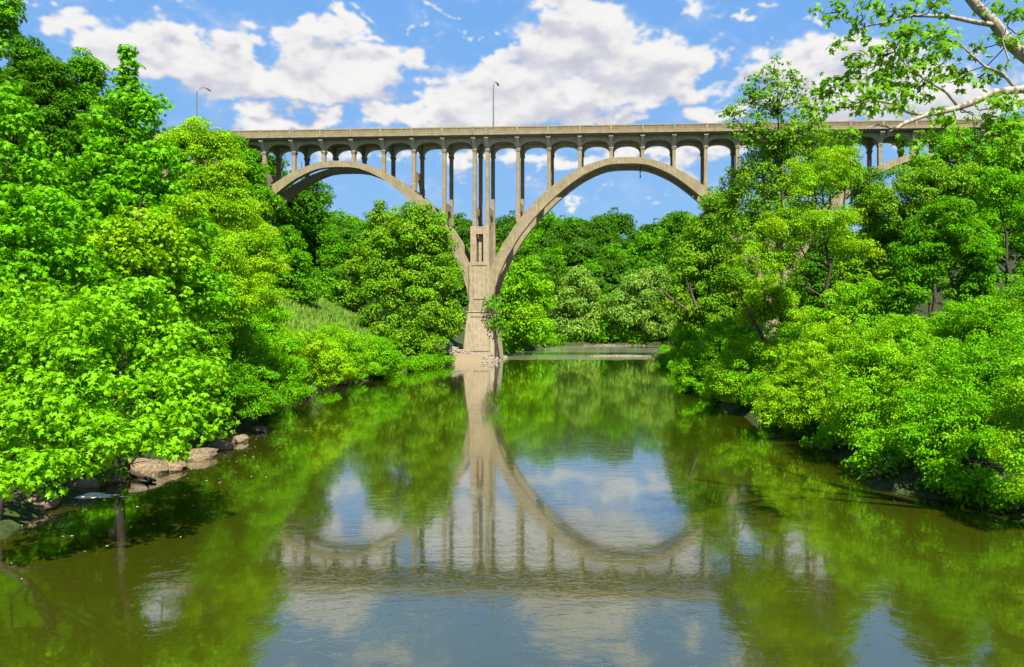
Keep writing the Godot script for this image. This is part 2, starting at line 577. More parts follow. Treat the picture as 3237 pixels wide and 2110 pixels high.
func concrete_tex(seed_: int, tint: Array, wear := 0.26) -> ImageTexture:
	# weathered concrete: cloudy tone, formwork boards, run-off stains and lime streaks
	var nz := FastNoiseLite.new()
	nz.seed = seed_
	nz.frequency = 0.012
	nz.fractal_octaves = 5
	var st := FastNoiseLite.new()
	st.seed = seed_ + 5
	st.frequency = 0.05
	st.fractal_octaves = 3
	var gr := FastNoiseLite.new()
	gr.seed = seed_ + 9
	gr.frequency = 0.4
	var im := Image.create(512, 512, false, Image.FORMAT_RGB8)
	for y in 512:
		var board := 1.0 - 0.05 * float(y % 32 < 2) + 0.02 * sin(float(y / 32) * 12.9)
		for x in 512:
			var v := 1.0 + 0.30 * nz.get_noise_2d(x, y) + 0.10 * gr.get_noise_2d(x, y)
			var s := st.get_noise_2d(x * 1.2, y * 0.10)
			v *= board
			var dark := smoothstep(0.12, 0.5, s) * wear
			var lime := smoothstep(0.30, 0.55, -s) * wear * 0.5
			var r: float = tint[0] * v
			var g: float = tint[1] * v
			var b: float = tint[2] * v
			r = lerpf(lerpf(r, r * 0.48, dark), 0.55, lime)
			g = lerpf(lerpf(g, g * 0.50, dark), 0.52, lime)
			b = lerpf(lerpf(b, b * 0.52, dark), 0.46, lime)
			im.set_pixel(x, y, Color(r, g, b).linear_to_srgb())
	return ImageTexture.create_from_image(im)

func materials() -> void:
	var lm := plain([1, 1, 1], 0.42, 0.24)
	lm.vertex_color_use_as_albedo = true
	lm.backlight_enabled = true
	lm.backlight = Color(0.95, 0.95, 0.35).linear_to_srgb()
	M.leaf = lm
	var grain := noise_tex(0.03, 3, [])
	M.bark = mapped(noise_tex(0.02, 31, [[0.2, 0.016, 0.012, 0.009], [0.5, 0.036, 0.029, 0.022], [0.8, 0.072, 0.061, 0.048]]), Vector3(1.6, 0.35, 1.6), 0.9, grain, 2.0)
	M.pale_bark = mapped(noise_tex(0.011, 32, [[0.25, 0.07, 0.06, 0.045], [0.42, 0.16, 0.148, 0.12], [0.6, 0.25, 0.235, 0.20]]), Vector3(0.7, 0.5, 0.7), 0.75)
	M.dead_wood = mapped(noise_tex(0.02, 33, [[0.2, 0.035, 0.028, 0.021], [0.6, 0.09, 0.076, 0.06], [0.85, 0.16, 0.14, 0.11]]), Vector3(1.2, 1.2, 1.2), 0.9)
	M.concrete = mapped(concrete_tex(4, [0.174, 0.150, 0.094]), Vector3(0.09, 0.09, 0.09), 0.85, grain, 0.8)
	M.pier_concrete = mapped(concrete_tex(14, [0.215, 0.182, 0.126], 0.42), Vector3(0.11, 0.11, 0.11), 0.85, grain, 0.8)
	M.shade_lifted_concrete = mapped(concrete_tex(24, [0.37, 0.37, 0.325]), Vector3(0.10, 0.10, 0.10), 0.85, grain, 0.8)  # same concrete, greyed and lightened to lift the shade under the deck overhang
	M.soffit = mapped(concrete_tex(34, [0.13, 0.132, 0.112]), Vector3(0.10, 0.10, 0.10), 0.9)  # darker copy of the concrete; shade under the deck put into its colour
	M.asphalt = plain([0.05, 0.05, 0.05], 0.9)
	M.joint = plain([0.05, 0.045, 0.035], 0.95)
	M.galvanised = plain([0.14, 0.145, 0.16], 0.5)
	M.galvanised.metallic = 0.5
	M.lamp_head = plain([0.10, 0.10, 0.11], 0.5)
	M.pipe = plain([0.10, 0.11, 0.13], 0.6)
	M.rust = plain([0.13, 0.05, 0.025], 0.9)
	M.soil = mapped(noise_tex(0.02, 41, [[0.2, 0.009, 0.010, 0.004], [0.42, 0.015, 0.024, 0.005], [0.62, 0.026, 0.056, 0.007], [0.85, 0.028, 0.030, 0.012]], 1024), Vector3(0.11, 0.11, 0.11), 0.95, grain, 6.0)
	M.sand = mapped(noise_tex(0.03, 42, [[0.2, 0.11, 0.085, 0.055], [0.6, 0.17, 0.135, 0.09], [0.85, 0.22, 0.175, 0.125]]), Vector3(0.3, 0.3, 0.3), 0.95, grain, 2.0)
	M.stone = mapped(noise_tex(0.02, 43, [[0.2, 0.06, 0.047, 0.030], [0.5, 0.13, 0.100, 0.065], [0.8, 0.22, 0.17, 0.115]]), Vector3(0.6, 0.6, 0.6), 0.9, grain, 3.0)
	M.pebble = mapped(noise_tex(0.03, 44, [[0.2, 0.09, 0.078, 0.06], [0.5, 0.17, 0.15, 0.12], [0.8, 0.27, 0.25, 0.21]]), Vector3(0.8, 0.8, 0.8), 0.9)
	M.grass = plain([1, 1, 1], 0.7, 0.3)
	M.grass.vertex_color_use_as_albedo = true
	M.foam = plain([0.62, 0.60, 0.56], 0.8)
	M.water = water_mat(0.045, 8.0, 0.045)
	M.riffle = water_mat(0.12, 18.0, 0.15)
	M.riffle.albedo_color = Color(0.24, 0.24, 0.19).linear_to_srgb()

func water_mat(scale: float, strength: float, rough_: float) -> StandardMaterial3D:
	# silty green river with a rippled surface
	var m := plain([0.025, 0.030, 0.0018], rough_, 1.0)
	m.clearcoat_enabled = true
	m.clearcoat = 1.0
	m.clearcoat_roughness = rough_
	var nz := FastNoiseLite.new()
	nz.noise_type = FastNoiseLite.TYPE_SIMPLEX_SMOOTH
	nz.frequency = 0.016
	nz.fractal_octaves = 4
	nz.fractal_gain = 0.55
	nz.seed = 91
	var t := NoiseTexture2D.new()
	t.width = 1024
	t.height = 1024
	t.seamless = true
	t.as_normal_map = true
	t.bump_strength = 1.6
	t.noise = nz
	m.normal_enabled = true
	m.normal_texture = t
	m.normal_scale = strength * 0.05
	m.uv1_triplanar = true
	m.uv1_world_triplanar = true
	m.uv1_scale = Vector3(scale, scale, scale * 1.7)
	return m

# ------------------------------------------------------------------ bridge
const HALF := 29.2
const MID := 0.43
const EXT := [[0, 40.45], [2.5, 40.38], [5, 39.9], [8.7, 38.6], [11.8, 36.95], [15, 34.75], [18.3, 31.85], [21.5, 28.2], [24.9, 23.3], [26.7, 19.9], [27.5, 18.0]]
const INT := [[0, 39.2], [2.5, 39.12], [5, 38.6], [8.7, 36.95], [11.8, 34.8], [15, 32.05], [18.3, 28.75], [21.2, 25.2], [23.9, 20.9], [25.5, 17.4], [26.4, 14.4], [26.75, 11.9], [26.85, 9.7]]

func follow(t: Array, x: float) -> float:
	x = absf(x)
	for k in t.size() - 1:
		if x <= t[k + 1][0]:
			var u: float = (x - t[k][0]) / (t[k + 1][0] - t[k][0])
			var y0: float = t[maxi(k - 1, 0)][1] if k > 0 else t[1][1]
			var y3: float = t[mini(k + 2, t.size() - 1)][1]
			return cubic_interpolate(t[k][1], t[k + 1][1], y0, y3, u)
	return t[-1][1]

func rib_outline() -> PackedVector2Array:
	var p := PackedVector2Array()
	for k in 61:
		var x := -27.5 + 55.0 * k / 60.0
		p.append(Vector2(x, follow(EXT, x)))
	p.append(Vector2(27.5, 9.6))
	p.append(Vector2(26.85, 9.6))
	var inner := PackedVector2Array()
	for k in 13:
		inner.append(Vector2(INT[12 - k][0], INT[12 - k][1]))
	# sample the soffit finely
	for k in range(0, 12):
		for s in 5:
			var u := s / 5.0
			var a: Array = INT[12 - k]
			var b: Array = INT[11 - k]
			var a0: Array = INT[mini(13 - k, 12)]
			var b1: Array = INT[maxi(10 - k, 0)]
			p.append(Vector2(lerpf(a[0], b[0], u), cubic_interpolate(a[1], b[1], a0[1], b1[1], u)))
	p.append(Vector2(0, INT[0][1]))
	for k in range(11, -1, -1):
		for s in range(4, -1, -1):
			var u := s / 5.0
			var a: Array = INT[12 - k]
			var b: Array = INT[11 - k]
			var a0: Array = INT[mini(13 - k, 12)]
			var b1: Array = INT[maxi(10 - k, 0)]
			p.append(Vector2(-lerpf(a[0], b[0], u), cubic_interpolate(a[1], b[1], a0[1], b1[1], u)))
	p.append(Vector2(-26.85, 9.6))
	p.append(Vector2(-27.5, 9.6))
	return p

func bay_arch(width: float, half: float, crown: float, pointed: bool) -> ArrayMesh:
	var p := PackedVector2Array([Vector2(-width / 2, 42.52), Vector2(-width / 2, 44.62), Vector2(width / 2, 44.62), Vector2(width / 2, 42.52)])
	var n := 20
	for k in n + 1:
		var u := 1.0 - 2.0 * k / n
		var y: float
		if pointed: y = sqrt(1.0 - pow(absf(u), 1.0)) * (crown - 42.52)
		else: y = pow(maxf(0.0, 1.0 - pow(absf(u), 2.3)), 0.5) * (crown - 42.52)
		p.append(Vector2(u * half, 42.52 + y))
	return prism(p, -0.95, 0.0)

func build_bridge() -> void:
	var b := thing("arch_bridge", "tall tan concrete open-spandrel arch bridge crossing high above the river", "bridge", PIER)
	b.rotation.y = -TURN
	var con: Material = M.concrete
	var grey: Material = M.shade_lifted_concrete  # bridge concrete with its overhang shade brightened in the colour
	var back := -6.2
	# ---- shared meshes
	var rib := prism(rib_outline(), -1.25, 0.15)
	var arch6 := bay_arch(6.18, 2.76, 44.12, false)
	var arch2 := bay_arch(2.56, 0.92, 43.95, true)
	var cap := join([[block(Vector3(-0.5, 42.22, -1.13), Vector3(0.5, 42.5, 0.16), 0.05), Vector3.ZERO], [block(Vector3(-0.42, 41.95, -1.05), Vector3(0.42, 42.22, 0.08), 0.02), Vector3.ZERO]])
	var zy := PackedVector2Array([Vector2(0.1, 42.5), Vector2(0.1, 43.0), Vector2(0.6, 43.6), Vector2(1.25, 44.3), Vector2(1.25, 44.6), Vector2(-1.0, 44.6), Vector2(-1.0, 42.5)])
	var bracket := prism(zy, -0.36, 0.36)
	var corbel := block(Vector3(-0.45, 44.28, 0.7), Vector3(0.45, 44.9, 1.45), 0.03)
	var cross := PackedVector2Array([Vector2(-1.0, 42.5), Vector2(-1.0, 44.6), Vector2(-6.2, 44.6), Vector2(-6.2, 42.5)])
	for k in 15:
		var u := -1.0 + 2.0 * k / 14.0
		cross.append(Vector2(-3.6 + u * 2.45, 42.6 + 1.35 * sqrt(1.0 - u * u * 0.98)))
	var beam := prism(cross, -0.3, 0.3)
	var slats: Array = [[block(Vector3(-2.86, 45.3, 1.0), Vector3(2.86, 46.4, 1.14), 0.01), Vector3.ZERO], [block(Vector3(-2.86, 46.28, 0.96), Vector3(2.86, 46.52, 1.26), 0.03), Vector3.ZERO], [block(Vector3(-2.86, 45.32, 0.98), Vector3(2.86, 45.55, 1.25), 0.01), Vector3.ZERO]]
	for k in 38:
		slats.append([block(Vector3(-0.045, 45.55, 1.1), Vector3(0.045, 46.3, 1.21), 0.01), Vector3(-2.74 + k * 0.148, 0, 0)])
	var panel := join(slats)
	var slats2: Array = [[block(Vector3(-1.05, 45.3, 1.0), Vector3(1.05, 46.4, 1.14), 0.01), Vector3.ZERO], [block(Vector3(-1.05, 46.28, 0.96), Vector3(1.05, 46.52, 1.26), 0.03), Vector3.ZERO], [block(Vector3(-1.05, 45.32, 0.98), Vector3(1.05, 45.55, 1.25), 0.01), Vector3.ZERO]]
	for k in 13:
		slats2.append([block(Vector3(-0.045, 45.55, 1.1), Vector3(0.045, 46.3, 1.21), 0.01), Vector3(-0.89 + k * 0.148, 0, 0)])
	var panel2 := join(slats2)
	var post := block(Vector3(-0.24, 45.0, 0.95), Vector3(0.24, 46.55, 1.32), 0.03)
	# ---- bents: places along the bridge, foot of the columns
	var bents: Array = []
	for s in [-1, 0, 1]:
		var xc: float = MID + HALF + s * HALF * 2.0
		for k in 10:
			var dx := -27.9 + k * 6.2
			var foot := follow(EXT, dx) - 0.12 if k > 0 and k < 9 else 26.9
			bents.append([xc + dx, foot, k == 0])
	for k in 9:
		var x: float = MID - HALF * 2 - 1.3 - k * 6.2
		var wpos := b.transform * Vector3(x, 0, -3)
		bents.push_front([x, 26.9 if k == 0 else land(wpos.x, wpos.z) - 1.0, false])
	bents.append([MID + HALF * 4.0 + 1.3, 26.9, true])
	for s in [-1, 0, 1]:
		for row in [0.0, back]:
			part("arch_rib", rib, con, b, Vector3(MID + HALF + s * HALF * 2.0, 0, row))
	for k in bents.size():
		var x: float = bents[k][0]
		for row in [0.0, back]:
			var foot: float = bents[k][1]
			var col := part("column", block(Vector3(-0.34, foot, -0.97), Vector3(0.34, 41.96, 0.0), 0.05), con, b, Vector3(x, 0, row))
			if foot > 20 and foot < 36 or bents[k][1] < 20: part("column_base", block(Vector3(-0.43, foot, -1.06), Vector3(0.43, foot + 1.5, 0.09), 0.06), con, col)
			part("capital", cap, con, col)
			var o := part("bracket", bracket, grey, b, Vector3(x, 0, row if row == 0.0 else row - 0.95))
			o.rotation.y = -PI / 2 if row == 0.0 else PI / 2
			var c := part("corbel", corbel, con, b, Vector3(x, 0, row if row == 0.0 else row - 0.95))
			if row != 0.0: c.rotation.y = PI
			var q := part("parapet_post", post, con, b, Vector3(x, 0, 0.45 if row == 0.0 else -7.6))
			if row != 0.0: q.rotation.y = PI
			if k + 1 < bents.size():
				var nx: float = bents[k + 1][0]
				var wide := nx - x > 4.0
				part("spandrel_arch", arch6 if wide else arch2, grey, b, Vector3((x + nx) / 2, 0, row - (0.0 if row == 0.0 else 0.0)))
				var pp := part("parapet_panel", panel if wide else panel2, con, b, Vector3((x + nx) / 2, 0, 0.45 if row == 0.0 else -7.6))
				if row != 0.0: pp.rotation.y = PI
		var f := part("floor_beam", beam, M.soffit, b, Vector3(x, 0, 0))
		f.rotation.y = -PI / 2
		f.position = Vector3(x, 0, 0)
		# struts tie the tall columns front to back
		if bents[k][1] < 35.0 and bents[k][1] > 20.0:
			var y0: float = bents[k][1]
			var zs := PackedVector2Array([Vector2(-0.9, y0 - 0.6), Vector2(-0.9, y0 + 4.1), Vector2(-6.3, y0 + 4.1), Vector2(-6.3, y0 - 0.6), Vector2(-5.6, y0 - 0.6)])
			for j in 11:
				var u := -1.0 + 2.0 * j / 10.0
				zs.append(Vector2(-3.6 + u * 2.0, y0 - 0.2 + 3.0 * sqrt(1.0 - u * u)))
			zs.append(Vector2(-1.6, y0 - 0.6))
			var sm := part("strut", prism(zs, -0.24, 0.24), con, b, Vector3(x, 0, 0))
			sm.rotation.y = -PI / 2
	var x0: float = bents[0][0] - 1.0
	var x1: float = bents[-1][0] + 1.0
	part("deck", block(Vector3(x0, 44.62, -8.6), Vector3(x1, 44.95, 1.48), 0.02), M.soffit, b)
	part("cornice", block(Vector3(x0, 44.9, 1.0), Vector3(x1, 45.27, 1.75), 0.04), con, b)
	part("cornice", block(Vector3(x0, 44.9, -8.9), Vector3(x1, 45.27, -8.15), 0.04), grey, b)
	part("roadway", block(Vector3(x0, 44.96, -8.1), Vector3(x1, 45.2, 0.95), 0.01), M.asphalt, b)
	# ---- piers
	for s in [-1, 0, 1, 2]:
		build_pier(b, Vector3(MID - 0.18 + s * HALF * 2.0, 0, 0))
	# ---- fittings
	for yy in [[43.5, 44.9, 0.3], [36.9, 43.8, -3.2]]:
		tube(PackedVector3Array([Vector3(32.35, yy[0], yy[2]), Vector3(32.35, yy[1], yy[2])]), PackedFloat32Array([0.13, 0.13]), 8)
	tube(PackedVector3Array([Vector3(32.35, 43.5, 0.3), Vector3(32.35, 43.3, -3.2)]), PackedFloat32Array([0.12, 0.12]), 8)
	part("drain_pipe", take_wood(), M.pipe, b)
	part("expansion_joint", block(Vector3(-0.9, 44.9, 1.6), Vector3(-0.83, 46.58, 1.8), 0.005), M.joint, b)
	for L in [[-58.2, 0.95, "tall slim street lamp with curved arm above the treetops"], [3.04, 0.35, "tall slim street lamp standing on the deck above the river pier"]]:
		var p: Vector3 = b.transform * Vector3(L[0], 45.2, 0.3)
		var t := thing("street_lamp", L[2], "street lamp", p, "lamps along the bridge deck")
		t.rotation.y = -TURN
		tube(PackedVector3Array([Vector3(0, -0.25, 0), Vector3(0, 3, 0), Vector3(0, 9.9, 0)]), PackedFloat32Array([0.16, 0.14, 0.11]), 8)
		part("pole", take_wood(), M.galvanised, t)
		var r: float = L[1]
		tube(PackedVector3Array([Vector3(0, 9.85, 0), Vector3(r * 0.3, 10.5, -0.35), Vector3(r * 0.75, 10.85, -0.8), Vector3(r * 1.25, 10.8, -1.2)]), PackedFloat32Array([0.10, 0.09, 0.08, 0.08]), 6)
		tube(PackedVector3Array([Vector3(0, 8.9, 0), Vector3(r * 0.25, 9.9, -0.25), Vector3(r * 0.7, 10.8, -0.75)]), PackedFloat32Array([0.025, 0.025, 0.025]), 5)
		part("arm", take_wood(), M.galvanised, t)
		tube(PackedVector3Array([Vector3(r * 1.2, 10.85, -1.15), Vector3(r * 1.35, 10.8, -1.3), Vector3(r * 1.7, 10.6, -1.6), Vector3(r * 2.0, 10.42, -1.9), Vector3(r * 2.05, 10.4, -1.95)]), PackedFloat32Array([0.04, 0.13, 0.22, 0.17, 0.02]), 8)
		part("lamp_head", take_wood(), M.lamp_head, t)

func framed_panel(lo0: Vector2, lo1: Vector2, hi0: Vector2, hi1: Vector2, inset: float) -> Array:
	# a face slab cut by a narrow groove: outer frame (four pieces) and inner panel
	var a := [lo0, lo1, hi1, hi0]
	var c: Vector2 = (lo0 + lo1 + hi0 + hi1) / 4
	var inner: Array = []
	var outer: Array = []
	for p in a:
		var s := Vector2(signf(p.x - c.x), signf(p.y - c.y))
		inner.append(p - s * (inset + 0.2))
		outer.append(p - s * inset)
	var out: Array = [PackedVector2Array(inner)]
	for k in 4:
		out.append(PackedVector2Array([a[k], a[(k + 1) % 4], outer[(k + 1) % 4], outer[k]]))
	return out

func build_pier(b: Node3D, c: Vector3) -> void:
	var m: Material = M.pier_concrete
	var base := part("pier_base", block(Vector3(-3.6, -2.5, -9.2), Vector3(3.6, 9.75, 1.75), 0.12, Vector2(1.1, 0.95)), m, b, c)
	# panel on the battered face
	var tilt := -atan2(0.95, 12.25)
	var k := 0
	for pp in framed_panel(Vector2(-3.0, 1.2), Vector2(3.0, 1.2), Vector2(-2.36, 9.5), Vector2(2.36, 9.5), 0.62):
		var o := part("panel" if k == 0 else "panel_border", prism(pp, 0.0, 0.11), m, base, Vector3(0, 0, 0))
		o.rotation.x = tilt
		o.position = Vector3(0, 0.02, 1.75 - 0.95 * 2.5 / 12.25 + 0.002)
		k += 1
	part("coping", block(Vector3(-2.62, 9.75, -8.35), Vector3(2.62, 9.92, 0.92), 0.05), m, b, c)
	part("pier_band", block(Vector3(-2.18, 9.92, -7.95), Vector3(2.18, 11.5, 0.66), 0.05), m, b, c)
	var shaft := part("pier_shaft", block(Vector3(-2.05, 11.5, -7.8), Vector3(2.05, 19.8, 0.5), 0.04), m, b, c)
	k = 0
	for pp in framed_panel(Vector2(-2.03, 11.56), Vector2(2.03, 11.56), Vector2(-2.03, 19.76), Vector2(2.03, 19.76), 0.62):
		part("panel" if k == 0 else "panel_border", prism(pp, 0.5, 0.62), m, shaft)
		k += 1
	for z in [[-1.3, 0.42], [-7.7, -5.98]]:
		for s in [-1.0, 1.0]:
			part("pier_leg", block(Vector3(-0.58, 19.8, z[0]), Vector3(0.58, 26.93, z[1]), 0.05), m, b, c + Vector3(s * 1.3, 0, 0))
		part("cross_beam", block(Vector3(-0.72, 25.4, z[0] + 0.15), Vector3(0.72, 26.9, z[1] - 0.12), 0.03), m, b, c)
	for s in [-1.0, 1.0]:
		part("side_wall", block(Vector3(-0.4, 19.8, -5.98), Vector3(0.4, 26.6, -1.3), 0.02), m, b, c + Vector3(s * 1.3, 0, 0))
	part("core_wall", block(Vector3(-0.42, 19.8, -3.4), Vector3(0.42, 26.2, -0.75), 0.02), m, b, c)

# ------------------------------------------------------------------ the place
func _ready() -> void:
	# camera: level, lens shifted as in the photograph
	var cam := Camera3D.new()
	cam.name = "camera"
	add_child(cam)
	cam.position = Vector3(0, EYE, 0)
	cam.projection = Camera3D.PROJECTION_FRUSTUM
	cam.near = 0.5
	cam.far = 3000.0
	cam.size = 0.5 * 1551.0 / FOC
	cam.frustum_offset = Vector2((1189.5 - PX) / FOC * 0.5, (PY - 775.5) / FOC * 0.5)
	cam.current = true
	# sky, exposure
	var env := Environment.new()
	env.background_mode = Environment.BG_SKY
	env.sky = Sky.new()
	env.sky.sky_material = make_sky()
	env.background_energy_multiplier = 0.325
	env.tonemap_mode = Environment.TONE_MAPPER_LINEAR
	env.tonemap_exposure = 3.1
	env.sdfgi_enabled = true
	env.ssao_enabled = true
	env.ssil_enabled = true
	var we := WorldEnvironment.new()
	we.name = "world_environment"
	we.environment = env
	add_child(we)
	# high summer sun behind the camera, a little to the right
	var sun := DirectionalLight3D.new()
	sun.name = "sun"
	add_child(sun)
	sun.look_at_from_position(Vector3(0.38, 1.30, 0.92), Vector3.ZERO)
	sun.light_color = Color(1.0, 0.955, 0.87)
	sun.light_energy = 1.6
	sun.light_angular_distance = 0.5
	sun.shadow_enabled = true

	rough.seed = 77
	rough.frequency = 0.03
	rough.fractal_octaves = 4
	materials()
	shore = PackedVector2Array()
	for p in [[-21, -90], [-21.5, 10], [-22.5, 29], [-24, 40], [-24.3, 50], [-26.4, 59], [-29.5, 75], [-31, 90], [-28, 115], [-25.5, 138], [-24.5, 148], [-16.6, 149.2], [-15.8, 163], [-19, 175], [-17, 190], [-11, 215], [-7.6, 236], [10, 240], [25, 236], [60, 232], [160, 245], [160, 205], [60, 197], [30, 192], [19, 182], [16.5, 150], [14.6, 115], [13.4, 78], [15.7, 51], [14.8, 38], [18.5, 33], [20, 10], [20, -90]]:
		shore.append(Vector2(p[0], -p[1]))
	build_ground()
	build_bridge()
	build_banks()
	build_near_trees()
	build_mid_trees()
	build_woods()

func build_ground() -> void:
	var xs := PackedFloat32Array()
	var zs := PackedFloat32Array()
	for x in [-1500, -1000, -700, -500, -400, -320, -260, -220, -190, -170, -150, -135, -120, -110, -100, -92, -84, -77, -70, -64, -58, -53, -48, -44]: xs.append(x)
	var v := -41.0
	while v < 41.0:
		xs.append(v)
		v += 1.25
	for x in [42, 45, 49, 54, 60, 67, 75, 84, 94, 105, 118, 134, 155, 180, 220, 270, 340, 450, 700, 1000, 1500]: xs.append(x)
	for z in [400, 200, 120, 80, 60, 40, 25, 15, 8]: zs.append(z)
	v = 4.0
	while v > -262.0:
		zs.append(v)
		v -= 2.0
	for z in [-266, -272, -280, -290, -300, -312, -325, -340, -360, -385, -420, -480, -600, -850, -1300, -2000]: zs.append(z)
	var nx := xs.size()
	for z in zs:
		for x in xs:
			wv.append(Vector3(x, land(x, z), z))
			wn.append(Vector3.UP)
	for j in zs.size() - 1:
		for i in nx - 1:
			var a := j * nx + i
			wi.append_array([a, a + nx, a + 1, a + 1, a + nx, a + nx + 1])
	for k in wv.size():
		var i := k % nx
		var j := k / nx
		if i > 0 and i < nx - 1 and j > 0 and j < zs.size() - 1:
			wn[k] = (wv[k - nx] - wv[k + nx]).cross(wv[k + 1] - wv[k - 1]).normalized()
	var g := part("ground", take_wood(), M.soil, self)
	tag(g, "", "", "", "structure")
	wv = PackedVector3Array([Vector3(-36, 0, 90), Vector3(24, 0, 90), Vector3(24, 0, -158), Vector3(-36, 0, -158)])
	wn = PackedVector3Array([Vector3.UP, Vector3.UP, Vector3.UP, Vector3.UP])
	wi = PackedInt32Array([0, 3, 1, 1, 3, 2])
	tag(part("river_water", take_wood(), M.water, self), "", "", "", "structure")
	# shallow broken water above the pool; its near edge wanders
	var n := 40
	for k in n + 1:
		var x := lerpf(-36.0, 24.0, float(k) / n)
		wv.append(Vector3(x, 0.006, -156.0 + rough.get_noise_2d(x * 4.0, 3.0) * 5.0))
		wv.append(Vector3(x * (1.0 if x < 0 else 7.0), 0.006, -262))
		wn.append(Vector3.UP)
		wn.append(Vector3.UP)
		if k > 0: wi.append_array([k * 2 - 2, k * 2 - 1, k * 2, k * 2, k * 2 - 1, k * 2 + 1])
	tag(part("riffle_water", take_wood(), M.riffle, self), "", "", "", "structure")

func mound(n: String, c: Vector3, r: Vector3, mat: Material, seed_: int) -> void:
	var nz := FastNoiseLite.new()
	nz.seed = seed_
	nz.frequency = 0.4
	var rows := 8
	var cols := 36
	for i in rows + 1:
		for j in cols:
			var a := TAU * j / cols
			var f := float(i) / rows
			var e := 1.0 + 0.35 * nz.get_noise_2d(cos(a) * 2.0, sin(a) * 2.0)
			var y := (1.0 - f * f) * r.y * (1.0 + 0.3 * nz.get_noise_2d(cos(a) * f * 6.0, sin(a) * f * 6.0)) - (0.35 if i == rows else 0.0)
			wv.append(c + Vector3(cos(a) * r.x * f * e, y, sin(a) * r.z * f * e))
			wn.append(Vector3(cos(a) * f * r.y / r.x, 1, sin(a) * f * r.y / r.z).normalized())
	for i in rows:
		for j in cols:
			var p := i * cols + j
			var q := i * cols + (j + 1) % cols
			wi.append_array([p, p + cols, q, q, p + cols, q + cols])
	tag(part(n, take_wood(), mat, self), "", "", "", "structure")

func heap(n: String, label: String, mat: Material, count: int, seed_: int, where: Callable, size: Vector2) -> void:
	# loose small stones, too many to tell apart
	var rng := RandomNumberGenerator.new()
	rng.seed = seed_
	var st := SurfaceTool.new()
	var kinds: Array = []
	for k in 3: kinds.append(boulder(seed_ + k, Vector3(1, 0.7, 0.8)))
	for k in count:
		var s := rng.randf_range(size.x, size.y)
		var p: Vector3 = where.call(rng)
		st.append_from(kinds[k % 3], 0, Transform3D(Basis.from_euler(Vector3(rng.randf_range(-0.5, 0.5), rng.randf() * TAU, rng.randf_range(-0.5, 0.5))).scaled(Vector3(s, s, s)), p))
	tag(part(n, st.commit(), mat, self), label, "stones", "", "stuff")

